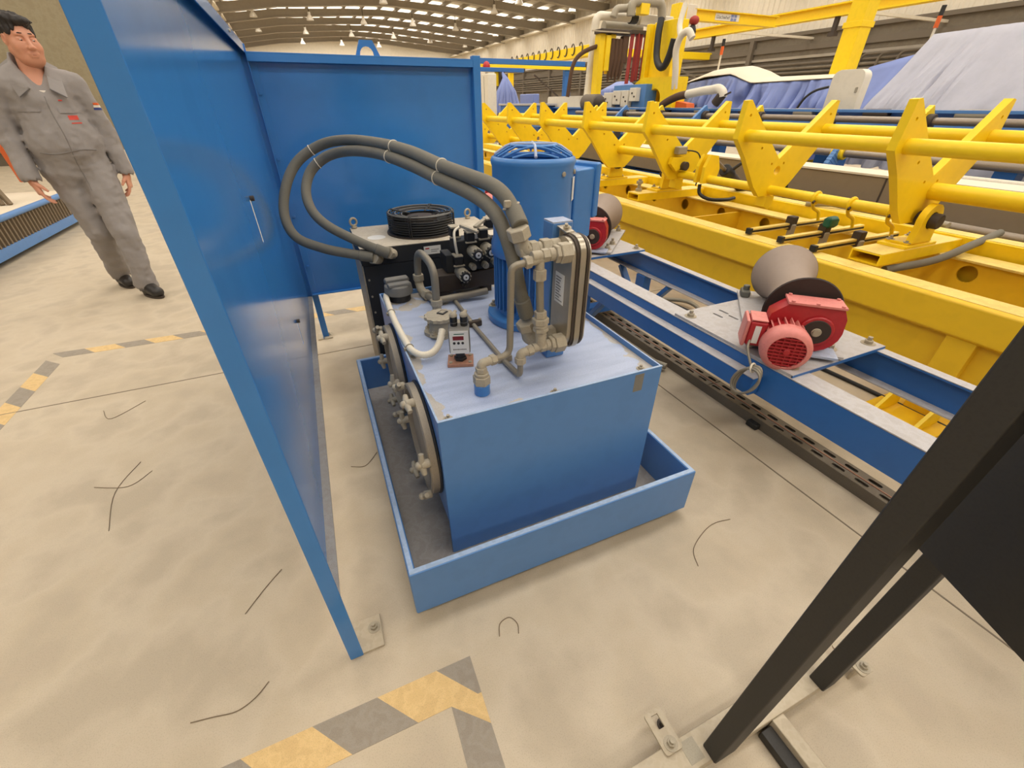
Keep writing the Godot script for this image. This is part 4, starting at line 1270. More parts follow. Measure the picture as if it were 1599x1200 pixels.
	part("shaft_bolt", mb().cyl(gx * V(0.042, -0.03, 0.124), gx * V(0.042, -0.03, 0.130), 0.018, 20, 0.002).cyl(gx * V(0.042, -0.03, 0.13), gx * V(0.042, -0.03, 0.137), 0.013, 12), M.zinc, t)
	part("torque_arm", mb().box(gx * V(0.05, -0.128, 0.09), V(0.2, 0.012, 0.1), 0.002, Basis(B.z, B.y, -B.x)), M.blue_dusty, t)
	# motor
	var m0 := V(-0.066, -0.074, 0)
	var ax := Transform3D(Basis(B.z, -B.x, -B.y), gx * (m0 + V(0, 0, 0.05)))
	part("motor_body", mb().lathe([Vector2(0, 0), Vector2(0.07, 0.0), Vector2(0.072, 0.012), Vector2(0.072, 0.16), Vector2(0, 0.16)], ax, 32), M.red_paint, t)
	for i in 22:
		var a := TAU * i / 22
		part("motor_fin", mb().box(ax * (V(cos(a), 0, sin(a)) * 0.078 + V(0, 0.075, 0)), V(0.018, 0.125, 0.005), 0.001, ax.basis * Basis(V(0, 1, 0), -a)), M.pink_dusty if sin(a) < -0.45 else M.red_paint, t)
	part("fan_cowl", mb().lathe([Vector2(0.086, 0.13), Vector2(0.089, 0.134), Vector2(0.091, 0.165), Vector2(0.089, 0.19), Vector2(0.078, 0.204), Vector2(0.066, 0.208), Vector2(0.064, 0.204)], ax, 40, 0.3), M.pink_dusty, t, "dusty red fan cover")
	part("cowl_dark", mb().cyl(ax * V(0, 0.16, 0), ax * V(0, 0.197, 0), 0.067, 32), M.red_paint, t)
	for i in 9:
		var x := -0.056 + i * 0.014
		var w := sqrt(0.066 * 0.066 - x * x)
		part("grille_bar", mb().bar(ax * V(-w, 0.206, x), ax * V(w, 0.206, x), 0.005, 0.004, 0.001, ax.basis.z), M.red_paint, t)
	for i in 5:
		var x := -0.044 + i * 0.022
		var w := sqrt(0.066 * 0.066 - x * x)
		part("grille_bar", mb().bar(ax * V(x, 0.205, -w), ax * V(x, 0.205, w), 0.0035, 0.004, 0.001, ax.basis.x), M.red_paint, t)
	part("grille_hub", mb().cyl(ax * V(0, 0.2, 0), ax * V(0, 0.209, 0), 0.013, 16, 0.002), M.red_paint, t)
	# terminal box on the motor's left
	var jb := X * V(-0.125, -0.052, -0.172)
	var tb := part("terminal_box", mb().box(jb, V(0.11, 0.11, 0.07), 0.012, B), M.red_paint, t)
	part("box_lid", mb().box(jb + B * V(0, 0.0, -0.04), V(0.115, 0.115, 0.016), 0.006, B).box(jb + B * V(0, 0.058, 0), V(0.1, 0.006, 0.06), 0.002, B), M.pink_dusty, tb)
	part("name_plate", mb().box(jb + B * V(-0.056, 0.0, 0.0), V(0.002, 0.075, 0.022), 0.0, B), M.white_label, tb)
	part("cable_gland", mb().cyl(jb + V(0, -0.05, 0), jb + V(0, -0.08, 0), 0.013, 12, 0.002), M.zinc, tb)
	return t

# ---------------------------------------------------------------- yellow pipe handling machine
const V_Z := [-1.38, -2.305, -3.23, -4.155, -5.08, -6.005, -6.93, -7.855, -0.455, 0.47]

func yellow_machine() -> void:
	FR = LINE
	var t := thing("pipe_handling_machine", "long yellow steel machine frame with round cut-outs beside the conveyor", "machine frame", V(3.1, 0, -4.0))
	part("front_beam", mb().bx(V(2.6, 0.432, -11), V(2.768, 0.6, 1.0), 0.02), M.yellow_beam, t)
	part("front_web", mb().bx(V(2.66, 0.2, -11), V(2.71, 0.44, 1.0), 0.003), M.yellow_beam, t)
	part("front_beam_top", mb().bx(V(2.622, 0.598, -11), V(2.75, 0.603, 1.0), 0.001), M.yellow_dusty, t, "pale dusty top of the front beam")
	for k in 4:
		var z0 := -11.0 + k * 3.0
		var holes := []
		for i in 30:
			var z := -1.12 - 0.456 * (i - 4)
			if z > z0 + 0.08 and z < z0 + 2.92:
				holes.append(circle(Vector2(z, 0.52), 0.048, 18))
		part("inner_web", mb().prism([Vector2(z0, 0.2), Vector2(z0 + 3.0, 0.2), Vector2(z0 + 3.0, 0.59), Vector2(z0, 0.59)], 0, 0.012, Transform3D(Basis(V(0, 0, 1), V(0, 1, 0), V(-1, 0, 0)), V(3.412, 0, 0)), holes), M.yellow_beam, t)
	part("inner_back", mb().bx(V(3.47, 0.2, -11), V(3.5, 0.58, 1.0)), M.yellow_beam, t)
	part("inner_flange", mb().bx(V(3.37, 0.588, -11), V(3.53, 0.602, 1.0), 0.003), M.yellow_dusty, t)
	part("rear_rail", mb().bx(V(3.56, 0.55, -11), V(3.7, 0.68, 1.0), 0.008), M.yellow_paint, t)
	part("rear_rail_top", mb().bx(V(3.57, 0.679, -11), V(3.69, 0.683, 1.0), 0.001), M.yellow_dusty, t)
	for z in [-7.9, -5.7, -4.9, -2.75, -0.55]:
		part("cross_plate", mb().prism([Vector2(2.71, 0.2), Vector2(3.4, 0.2), Vector2(3.4, 0.57), Vector2(2.71, 0.57)], z - 0.01, z + 0.01, Transform3D(), [circle(Vector2(3.0, 0.42), 0.07)]), M.yellow_beam, t)
	for z in [-7.0, -3.9, -0.75]:
		var lg := part("leg", mb().bx(V(2.62, 0.02, z - 0.06), V(2.75, 0.44, z + 0.06), 0.004), M.yellow_beam, t)
		part("foot_plate", mb().bx(V(2.38, 0, z - 0.16), V(2.8, 0.02, z + 0.16), 0.003), M.yellow_beam, lg)
		for s in [-1, 1]:
			part("gusset", mb().prism([Vector2(2.4, 0.02), Vector2(2.62, 0.02), Vector2(2.62, 0.2)], z + s * 0.09 - 0.008, z + s * 0.09 + 0.008), M.yellow_paint, lg)
		part("rear_leg", mb().bx(V(3.4, 0.0, z - 0.06), V(3.55, 0.3, z + 0.06), 0.004), M.yellow_beam, t)
	# open-ended cross tubes with pillow bearings
	for z in [-1.36, -3.43, -4.27, -6.1]:
		var x1 := 3.76
		var ct := part("cross_tube", mb().bx(V(2.77, 0.603, z - 0.08), V(x1, 0.611, z + 0.08)).bx(V(2.77, 0.655, z - 0.08), V(x1, 0.663, z + 0.08)).bx(V(2.77, 0.611, z - 0.08), V(x1, 0.655, z - 0.072)).bx(V(2.77, 0.611, z + 0.072), V(x1, 0.655, z + 0.08)), M.yellow_paint, t)
		part("tube_top", mb().bx(V(2.772, 0.663, z - 0.078), V(x1, 0.666, z + 0.078), 0.001), M.yellow_dusty, ct)
		part("pad_plate", mb().bx(V(2.98, 0.666, z - 0.075), V(3.28, 0.682, z + 0.075), 0.002).bx(V(3.02, 0.682, z - 0.06), V(3.24, 0.694, z + 0.06), 0.002), M.yellow_paint, ct)
		for p in [V(3.04, 0.694, z + 0.045), V(3.22, 0.694, z + 0.045), V(3.04, 0.694, z - 0.045), V(3.22, 0.694, z - 0.045)]:
			part("pad_bolt", bolt(p, Vector3.UP, 0.013, 0.011), M.zinc, ct)
		var ear := [Vector2(3.03, 0.694), Vector2(3.21, 0.694)]
		for i in 11:
			var a := -0.35 + (PI + 0.7) * i / 10
			ear.append(Vector2(3.12, 0.81) + Vector2(cos(a), sin(a)) * 0.085)
		part("bearing_ear", mb().prism(ear, z + 0.035, z + 0.07, Transform3D(), [circle(Vector2(3.12, 0.81), 0.045, 16)], true), M.yellow_paint, ct)
		part("pivot_pin", mb().cyl(V(3.12, 0.81, z - 0.05), V(3.12, 0.81, z + 0.11), 0.04, 20, 0.004), M.dark_steel, ct)
	# jacking bolts
	part("jack_bolt", mb().hex(V(2.86, 0.666, -3.47), V(2.86, 0.69, -3.47), 0.03).cyl(V(2.86, 0.68, -3.47), V(2.86, 0.77, -3.47), 0.016, 12).hex(V(2.86, 0.73, -3.47), V(2.86, 0.755, -3.47), 0.03), M.zinc, t)
	# the tilting cradle: V plates welded on three tubes
	t = thing("pipe_cradle", "yellow tilting cradle of big V-shaped plates strung on long tubes", "cradle", V(3.08, 0.78, -4.0))
	var shape := [Vector2(-0.435, 1.368), Vector2(-0.405, 1.372), Vector2(-0.2, 1.195), Vector2(0, 1.028), Vector2(0.2, 1.195), Vector2(0.405, 1.372), Vector2(0.435, 1.368), Vector2(0.45, 1.19), Vector2(0.34, 1.05), Vector2(0.18, 0.86), Vector2(0.1, 0.79), Vector2(-0.1, 0.79), Vector2(-0.18, 0.86), Vector2(-0.34, 1.05), Vector2(-0.45, 1.16)]
	for i in V_Z.size():
		var z: float = V_Z[i]
		var pl := []
		for p in shape:
			pl.append(p + Vector2(3.07, 0))
		var holes := []
		for q in [Vector2(-0.385, 1.29), Vector2(-0.2, 1.1), Vector2(-0.06, 1.0), Vector2(0.06, 1.0), Vector2(0.2, 1.12), Vector2(0.385, 1.29)]:
			holes.append(circle(Vector2(3.07, 0) + q, 0.009, 8))
		if i % 2 == 1:
			holes.append(circle(Vector2(3.085, 0.955), 0.03, 14))
		var vp := part("v_plate", mb().prism(pl, z - 0.02, z + 0.02, Transform3D(), holes), M.yellow_paint, t)
		if i == 1 or i == 2:
			part("rest_lug", mb().prism([Vector2(3.03, 0.79), Vector2(3.11, 0.79), Vector2(3.11, 0.72), Vector2(3.08, 0.7), Vector2(3.03, 0.72)], z - 0.04, z + 0.04), M.yellow_paint, vp)
	part("front_tube", mb().tube([V(2.708, 1.177, -8.2), V(2.708, 1.177, 1.0)], 0.035, 20), M.yellow_paint, t)
	part("rear_tube", mb().tube([V(3.445, 1.2, -8.2), V(3.445, 1.2, 1.0)], 0.033, 20), M.yellow_paint, t)
	part("pivot_tube", mb().tube([V(3.07, 0.83, -3.2), V(3.07, 0.83, -1.36)], 0.03, 18), M.yellow_paint, t)
	part("torsion_tube", mb().tube([V(3.13, 0.95, -1.36), V(3.13, 0.95, 1.0)], 0.043, 20), M.yellow_paint, t)
	part("torsion_tube", mb().tube([V(3.09, 0.955, -4.15), V(3.09, 0.955, -3.23)], 0.038, 20), M.yellow_paint, t)
	part("torsion_tube", mb().tube([V(3.09, 0.9, -8.0), V(3.09, 0.9, -5.1)], 0.038, 20), M.yellow_paint, t)
	for z in [-1.93, -1.7, -1.47]:
		var cl := part("collar", mb().ring(V(3.07, 0.83, z), V(0, 0, 1), 0.034, 0.011, 20, 8), M.yellow_paint, t)
		part("trip_lever", mb().tube(spline([V(3.05, 0.8, z), V(3.09, 0.765, z - 0.01), V(3.15, 0.735, z - 0.005), V(3.17, 0.68, z)]), 0.011, 6), M.yellow_paint, cl)
		part("collar_screw", mb().cyl(V(3.04, 0.815, z + 0.01), V(3.028, 0.805, z + 0.014), 0.008, 8), M.dark_steel, cl)
	var lp := [Vector2(3.0, 0.8), Vector2(3.14, 0.8), Vector2(3.16, 0.9), Vector2(3.12, 1.0), Vector2(3.04, 1.01), Vector2(3.0, 0.92)]
	part("lever_plate", mb().prism(lp, -2.96, -2.93).prism(lp, -2.89, -2.86), M.yellow_paint, t)
	# position sensors on profile rails
	for k in 3:
		var z: float = [-2.06, -1.82, -1.6][k]
		var s := thing("sensor_rail", ["yellow square rod with a black groove across the frame, farthest of three", "yellow square rod with a green-capped sensor, the middle of three", "yellow square rod across the frame, nearest of the three"][k], "sensor", V(3.0, 0.6, z))
		part("rod", mb().bx(V(2.7, 0.612, z - 0.017), V(3.5, 0.646, z + 0.017), 0.003), M.yellow_dusty, s)
		part("groove", mb().bx(V(2.7, 0.621, z + 0.0165), V(3.5, 0.634, z + 0.0185)), M.black_plastic, s)
		part("end_cap", mb().bx(V(2.675, 0.61, z - 0.019), V(2.702, 0.648, z + 0.019), 0.003), M.black_plastic, s)
		part("clamp", mb().bx(V(3.06, 0.6, z - 0.025), V(3.12, 0.69, z + 0.03), 0.006), M.dark_steel, s)
		part("sensor_head", mb().bx(V(3.065, 0.52, z + 0.005), V(3.1, 0.64, z + 0.045), 0.005), M.cast_alu, s)
		if k == 1:
			part("green_cap", mb().box(V(3.1, 0.7, z + 0.02), V(0.1, 0.07, 0.06), 0.018), M.green_plastic, s)
	# limit switch on the second plate
	var sw := thing("limit_switch", "grey limit switch with a black roller arm on the third V-plate from the right", "switch", V(2.99, 1.0, -3.19))
	part("housing", mb().box(V(3.0, 1.02, -3.17), V(0.1, 0.06, 0.06), 0.008), M.cast_alu, sw)
	part("bracket", mb().prism([Vector2(2.92, 0.97), Vector2(3.08, 0.97), Vector2(3.06, 0.9), Vector2(2.98, 0.86), Vector2(2.91, 0.92)], -3.2, -3.16), M.yellow_paint, sw)
	part("roller", mb().cyl(V(3.05, 0.9, -3.18), V(3.05, 0.9, -3.12), 0.035, 16, 0.004), M.dark_steel, sw)
	part("cable", mb().tube(spline([V(3.05, 1.02, -3.16), V(3.13, 1.0, -3.1), V(3.17, 0.9, -3.08), V(3.14, 0.75, -3.06)]), 0.006, 6), M.black_plastic, sw)
	one("frame_hose", mb().tube(spline([V(3.02, 0.79, -2.9), V(3.02, 0.72, -2.88), V(3.06, 0.685, -2.8), V(3.2, 0.68, -2.75), V(3.32, 0.68, -2.78)]), 0.014, 8), M.black_plastic, "short black hose curving down to the yellow frame below the lever plate", "hose")
	one("frame_hose", mb().tube(spline([V(2.9, 0.56, -1.3), V(3.2, 0.6, -1.22), V(3.5, 0.66, -1.2), V(3.75, 0.7, -1.2)]), 0.022, 10), M.hose_rubber, "thick grey hose passing under the nearest yellow cross tube", "hose")
	one("frame_hose", mb().tube(spline([V(3.55, 0.7, -2.3), V(3.72, 0.72, -2.0), V(3.78, 0.71, -1.7), V(3.74, 0.69, -1.45)]), 0.02, 10), M.cast_alu, "pale grey hose lying along the yellow rear rail", "hose")
	var cy := thing("lift_cylinder", "hydraulic cylinder with a black collar behind the yellow lever plate", "cylinder", V(3.4, 0.7, -2.9))
	part("rod", mb().cyl(V(3.12, 0.98, -2.91), V(3.32, 0.88, -2.95), 0.016, 14), M.shaft_steel, cy)
	part("collar", mb().cyl(V(3.32, 0.88, -2.95), V(3.42, 0.83, -2.97), 0.05, 18, 0.006), M.black_plastic, cy)
	part("barrel", mb().cyl(V(3.42, 0.83, -2.97), V(3.75, 0.66, -3.04), 0.042, 18, 0.004), M.dark_steel, cy)
	part("supply_hose", mb().tube(spline([V(3.4, 0.87, -2.95), V(3.5, 0.97, -2.85), V(3.66, 0.96, -2.75), V(3.8, 0.8, -2.7), V(3.84, 0.6, -2.7)]), 0.014, 8), M.black_plastic, cy)

# ---------------------------------------------------------------- black console in the right foreground
func console() -> void:
	FR = Transform3D()
	var t := thing("console_stand", "black square-tube stand with a hanging black panel in the right foreground", "stand", V(0.8, 0.05, -0.12))
	part("upright", mb().bar(V(0.604, 0.048, -0.146), V(0.608, 1.7, -0.112), 0.066, 0.04, 0.003, V(0, 0, 1)), M.black_cabinet, t)
	part("upright", mb().bar(V(0.97, 0.048, -0.146), V(0.972, 1.7, -0.112), 0.05, 0.04, 0.003, V(0, 0, 1)), M.black_cabinet, t)
	# panel: rounded corner, in a plane turned a little towards the tank
	var d := V(-0.38, 0, 0.925).normalized()
	var xf := Transform3D(Basis(d, Vector3.UP, d.cross(Vector3.UP)), V(0.788, 0, -0.15))
	var o := []
	for i in 6:
		var a := PI + PI / 2 * i / 5
		o.append(Vector2(0.012, 0.752) + Vector2(cos(a), sin(a)) * 0.012)
	o.append_array([Vector2(0.9, 0.74), Vector2(0.9, 1.7), Vector2(0.0, 1.7)])
	part("panel", mb().prism(o, 0.0, -0.03, xf), M.black_cabinet, t)
	part("weld_mark", mb().box(V(0.7865, 0.93, -0.149), V(0.02, 0.02, 0.002), 0.0, Basis(V(0, 0, 1), 0.7)).box(V(0.79, 0.88, -0.1495), V(0.015, 0.02, 0.002), 0.0, Basis(V(0, 0, 1), 0.3)).box(V(0.786, 0.83, -0.149), V(0.012, 0.012, 0.002), 0.0, Basis(V(0, 0, 1), 0.9)), M.cast_alu, t, "scuffed weld spots")
	t = thing("floor_skid", "dusty beige steel base frame bolted to the floor under the black stand", "base frame", V(0.8, 0, -0.1))
	part("front_rail", mb().bx(V(0.3, 0.005, -0.2), V(1.05, 0.05, -0.135), 0.003), M.frame_beige, t)
	part("side_rail", mb().bx(V(0.77, 0.005, -0.135), V(0.81, 0.05, 0.9), 0.003), M.frame_beige, t)
	part("dark_channel", mb().bx(V(0.735, 0.002, -0.13), V(0.77, 0.03, 0.9), 0.002), M.black_cabinet, t)
	part("wear_patch", mb().bx(V(0.52, 0.0495, -0.19), V(0.56, 0.0506, -0.145)), M.cast_alu, t)
	for p in [V(0.5, 0, -0.225), V(1.1, 0, -0.15)]:
		var m := mb().prism(rrect(Vector2.ZERO, 0.05, 0.09, 0.008), 0.0, 0.006, Transform3D(Basis(V(1, 0, 0), -PI / 2), p + V(0, 0.05, 0)), [rrect(Vector2(0, 0.02), 0.02, 0.03, 0.002)])
		m.bx(p + V(-0.025, 0, 0.02), p + V(0.025, 0.05, 0.028), 0.002)
		var cl := part("floor_clamp", m, M.frame_beige, t)
		part("clamp_bolt", bolt(p + V(0.0, 0.056, 0.028), Vector3.UP, 0.01, 0.01), M.zinc, cl)
		part("clamp_bolt", bolt(p + V(0.03, 0.0, -0.02), Vector3.UP, 0.009, 0.01), M.dark_steel, cl)

# bits of wire and straw on the floor
func floor_litter() -> void:
	FR = Transform3D()
	var L := [
		["thin dark wire bent like a bow on the floor at the lower left", [V(-0.602, 0, -0.734), V(-0.55, 0, -0.725), V(-0.494, 0, -0.715), V(-0.45, 0, -0.73), V(-0.418, 0, -0.759)]],
		["two pale straws crossing on the floor left of the screen's foot", [V(-0.496, 0, -0.997), V(-0.44, 0, -1.07), V(-0.393, 0, -1.122)]],
		["long thin straw lying on the floor left of the blue screen", [V(-0.992, 0, -1.958), V(-1.04, 0, -1.781), V(-1.0, 0, -1.556)]],
		["short straw on the floor beyond the long one", [V(-1.13, 0, -1.85), V(-1.0, 0, -1.8), V(-0.93, 0, -1.87)]],
		["small crooked twig on the floor in front of the drip tray", [V(0.22, 0, -0.616), V(0.235, 0, -0.65), V(0.269, 0, -0.657), V(0.285, 0, -0.63), V(0.277, 0, -0.601)]],
		["curved thin wire on the floor between tray and black stand", [V(0.945, 0, -0.56), V(0.98, 0, -0.62), V(1.074, 0, -0.664), V(1.14, 0, -0.676), V(1.205, 0, -0.666)]],
		["tiny v-shaped straw on the floor near the striped tape corner", [V(-1.28, 0, -2.5), V(-1.22, 0, -2.4), V(-1.1, 0, -2.52)]],
		["thin straw on the floor between the left screen and the tray", [V(-0.12, 0, -1.55), V(-0.06, 0, -1.53), V(0.0, 0, -1.6)]],
	]
	for l in L:
		var pts := []
		for p in spline(l[1], 6):
			pts.append(p + V(0, 0.002, 0))
		one("straw", mb().tube(pts, 0.0013, 5), M.twig, l[0], "straw")

# ---------------------------------------------------------------- things farther off, towards the right wall
# a sheet draped over something long: stations of [z, profile of (x, y)], folds hang down its front
func drape(stations: Array, nu: int, nv: int, amp: float, seed_: int, th := 0.012) -> MB:
	var nz := FastNoiseLite.new()
	nz.seed = seed_
	nz.frequency = 1.0
	nz.fractal_octaves = 3
	var m := mb()
	var g := []
	for i in nu + 1:
		var t := float(i) / nu * (stations.size() - 1)
		var k := mini(int(t), stations.size() - 2)
		var f := t - k
		var z := lerpf(stations[k][0], stations[k + 1][0], f)
		var a: Array = stations[k][1]
		var b: Array = stations[k + 1][1]
		var row := []
		for j in nv + 1:
			var s := float(j) / nv * (a.size() - 1)
			var q := mini(int(s), a.size() - 2)
			var h := s - q
			var p: Vector2 = (a[q] as Vector2).lerp(a[q + 1], h).lerp((b[q] as Vector2).lerp(b[q + 1], h), f)
			var hang := clampf((a[2].y - p.y) * 2.2, 0.12, 1.0)
			var w := amp * hang * (nz.get_noise_2d(z * 4.5 + 0.8 * p.y * nz.get_noise_1d(z), p.y * 0.6 + p.x * 0.2) * 1.6)
			row.append(V(p.x + w, p.y + w * 0.25, z))
		g.append(row)
	var nn := []
	for i in nu + 1:
		var row := []
		for j in nv + 1:
			var du: Vector3 = g[mini(i + 1, nu)][j] - g[maxi(i - 1, 0)][j]
			var dv: Vector3 = g[i][mini(j + 1, nv)] - g[i][maxi(j - 1, 0)]
			row.append(dv.cross(du).normalized() * -1.0)
		nn.append(row)
	if (nn[nu / 2][nv / 2] as Vector3).dot(V(-0.5, 1, 0)) < 0.0:
		for row in nn:
			for j in row.size():
				row[j] = -row[j]
	for i in nu:
		for j in nv:
			m.sq(g[i][j], g[i + 1][j], g[i + 1][j + 1], g[i][j + 1], nn[i][j], nn[i + 1][j], nn[i + 1][j + 1], nn[i][j + 1])
			m.sq(g[i][j] - nn[i][j] * th, g[i + 1][j] - nn[i + 1][j] * th, g[i + 1][j + 1] - nn[i + 1][j + 1] * th, g[i][j + 1] - nn[i][j + 1] * th, -nn[i][j], -nn[i + 1][j], -nn[i + 1][j + 1], -nn[i][j + 1])
	# closed ends
	for e in [0, nu]:
		var c := V(0, 0, 0)
		for j in nv + 1:
			c += g[e][j]
		c /= nv + 1
		c.y = minf(c.y, 1.0)
		var out := V(0, 0, signf(stations[-1][0] - stations[0][0]) * (1.0 if e else -1.0))
		for j in nv:
			m.tri(c, g[e][j], g[e][j + 1], out, out, out)
	return m

func arm(p: Array, w: float, th: float) -> MB:
	# curved flat lever: a band of width th along p, w thick along z
	var m := mb()
	var s := spline(p, 5)
	for i in s.size() - 1:
		m.bar(s[i], s[i + 1] + (s[i + 1] - s[i]) * 0.05, w, th, 0.004, V(0, 0, 1).cross(s[i + 1] - s[i]).normalized())
	return m

func background() -> void:
	FR = LINE
	# long grey box behind the yellow frame
	var t := thing("grey_trunking", "long beige-grey box trunking behind the yellow V-plates", "trunking", V(4.4, 0.3, -4))
	part("body", mb().bx(V(4.2, 0.63, -11), V(4.5, 0.86, 1.2), 0.006), M.grey_beige, t)
	part("lid", mb().bx(V(4.19, 0.86, -11), V(4.51, 0.878, 1.2), 0.003), M.cream_dust, t, "dusty pale lid")
	for z in [-9.5, -7.5, -5.6, -3.9, -2.15, -0.8]:
		part("joint", mb().bx(V(4.196, 0.63, z - 0.006), V(4.2005, 0.86, z + 0.006)), M.dark_steel, t)
	for z in [-8.0, -4.0, 0.0]:
		part("stand", mb().bx(V(4.25, 0.0, z - 0.05), V(4.45, 0.63, z + 0.05), 0.004), M.blue_beam, t)
	# transfer table: blue frame, shafts and lever arms
	t = thing("transfer_table", "blue machine bed with long steel shafts and curved levers behind the grey trunking", "machine", V(5.3, 0, -4))
	part("front_rail", mb().bx(V(3.92, 0.3, -11), V(4.12, 0.52, 1.2), 0.006), M.blue_beam, t)
	part("bed_rail", mb().bx(V(4.62, 0.55, -11), V(4.78, 0.72, 1.2), 0.006), M.blue_beam, t)
	part("bed_rail", mb().bx(V(5.6, 0.88, -12), V(5.9, 1.02, 1.2), 0.006), M.blue_tank, t)
	part("deck", mb().bx(V(4.78, 0.5, -11), V(5.6, 0.6, 1.2), 0.006), M.dark_steel, t)
	part("rear_beam", mb().bx(V(6.4, 1.26, -14.5), V(6.62, 1.29, 1.2), 0.003).bx(V(6.5, 1.06, -14.5), V(6.52, 1.27, 1.2)).bx(V(6.4, 1.04, -14.5), V(6.62, 1.07, 1.2), 0.003), M.blue_tank, t)
	part("rear_beam_top", mb().bx(V(6.41, 1.289, -14.5), V(6.61, 1.294, 1.2)), M.plate_dusty, t)
	part("middle_beam", mb().bx(V(6.0, 1.1, -6.6), V(6.2, 1.17, 1.2), 0.004), M.blue_tank, t)
	part("middle_beam_top", mb().bx(V(6.01, 1.169, -6.6), V(6.19, 1.173, 1.2)), M.plate_dusty, t)
	part("shaft", mb().tube([V(5.5, 1.21, -9.0), V(5.5, 1.21, 1.2)], 0.032, 12), M.shaft_steel, t)
	part("shaft", mb().tube([V(4.9, 0.945, -6.5), V(4.9, 0.945, 1.2)], 0.034, 12), M.shaft_steel, t)
	part("shaft", mb().tube([V(3.9, 0.655, -3.6), V(3.9, 0.655, 1.2)], 0.032, 12), M.shaft_steel, t)
	part("pale_pipe", mb().tube([V(4.72, 0.85, -1.95), V(4.72, 0.85, 1.2)], 0.03, 12), M.pvc_white, t)
	for i in 9:
		var z := -8.6 + i * 0.93
		var lv := part("lever_arm", arm([V(4.7, 0.62, z), V(4.78, 0.8, z), V(4.86, 0.93, z), V(4.95, 1.05, z)], 0.05, 0.12), M.yellow_paint if i % 2 else M.blue_tank, t)
		part("lever_hub", mb().cyl(V(4.9, 0.945, z - 0.06), V(4.9, 0.945, z + 0.06), 0.06, 16, 0.006), M.dark_steel if i % 3 else M.yellow_paint, lv)
		lv = part("lever_arm", arm([V(5.25, 1.0, z + 0.3), V(5.33, 1.12, z + 0.3), V(5.42, 1.2, z + 0.3), V(5.55, 1.3, z + 0.3)], 0.05, 0.1), M.blue_tank if i % 2 else M.yellow_paint, t)
		part("lever_hub", mb().cyl(V(5.5, 1.21, z + 0.22), V(5.5, 1.21, z + 0.38), 0.06, 16, 0.006), M.dark_steel, lv)
		part("plate_block", mb().box(V(5.05, 0.66, z + 0.5), V(0.26, 0.14, 0.3), 0.02), M.blue_tank if i % 2 else M.blue_beam, t)
		part("carrier_roller", mb().cyl(V(6.45, 1.25, z + 0.1), V(6.45, 1.25, z + 0.38), 0.05, 14, 0.008), M.dark_steel if i % 2 else M.cast_alu, t)
		part("rail_foot", mb().box(V(4.66, 0.78, z + 0.7), V(0.1, 0.1, 0.1), 0.01), M.cast_alu, t)
	for z in [-10.0, -6.0, -2.0, 1.0]:
		part("leg", mb().bx(V(4.64, 0, z - 0.08), V(4.76, 0.55, z + 0.08), 0.004), M.blue_beam, t)
		part("leg", mb().bx(V(6.42, 0, z - 0.08), V(6.58, 1.05, z + 0.08), 0.004), M.blue_beam, t)
		part("leg", mb().bx(V(5.65, 0, z - 0.08), V(5.8, 0.9, z + 0.08), 0.004), M.blue_beam, t)
	# tarpaulins
	t = thing("tarp_cover", "crumpled blue tarpaulin over a long machine, between the yellow press and the white housing", "tarpaulin", V(8.6, 0.8, -7.2))
	var prof := func(y: float, d: float) -> Array: return [Vector2(7.85, 0.7), Vector2(7.93, y - 0.45), Vector2(8.05, y - 0.02), Vector2(8.5, y + d), Vector2(9.2, y), Vector2(9.4, 0.8)]
	part("sheet", drape([[-9.3, prof.call(1.5, 0.0)], [-8.75, prof.call(1.74, 0.05)], [-7.6, prof.call(1.83, 0.1)], [-6.95, prof.call(1.68, 0.04)], [-6.0, prof.call(1.7, 0.03)], [-4.7, prof.call(1.7, 0.03)]], 220, 40, 0.24, 3), M.tarp_blue, t)
	part("top_sheet", drape([[-8.72, [Vector2(8.03, 1.73), Vector2(8.2, 1.80), Vector2(8.6, 1.86), Vector2(9.1, 1.8)]], [-8.2, [Vector2(8.03, 1.82), Vector2(8.2, 1.92), Vector2(8.6, 1.98), Vector2(9.1, 1.9)]], [-7.55, [Vector2(8.03, 1.84), Vector2(8.2, 1.94), Vector2(8.6, 1.98), Vector2(9.1, 1.9)]], [-7.0, [Vector2(8.03, 1.68), Vector2(8.2, 1.74), Vector2(8.6, 1.78), Vector2(9.1, 1.7)]], [-4.8, [Vector2(8.03, 1.7), Vector2(8.2, 1.75), Vector2(8.6, 1.76), Vector2(9.1, 1.7)]]], 50, 8, 0.03, 8), M.cream_dust, t, "dusty pale top")
	t = thing("tarp_cover", "biggest pale dusty tarpaulin, a sloping sheet at the photo's upper right edge", "tarpaulin", V(8.4, 0.6, -1.5))
	part("sheet", drape([[-4.45, [Vector2(7.25, 0.6), Vector2(7.4, 1.28), Vector2(8.3, 2.14), Vector2(9.4, 2.2), Vector2(9.6, 0.8)]], [-3.6, [Vector2(7.25, 0.6), Vector2(7.4, 1.28), Vector2(8.25, 2.16), Vector2(9.4, 2.2), Vector2(9.6, 0.8)]], [3.0, [Vector2(7.25, 0.6), Vector2(7.4, 1.28), Vector2(8.2, 2.12), Vector2(9.4, 2.2), Vector2(9.6, 0.8)]]], 120, 34, 0.1, 12), M.tarp_pale, t)
	t = thing("tarp_cover", "small blue tarpaulin flap hanging between the white housing and the big pale sheet", "tarpaulin", V(8.3, 0.6, -4.8))
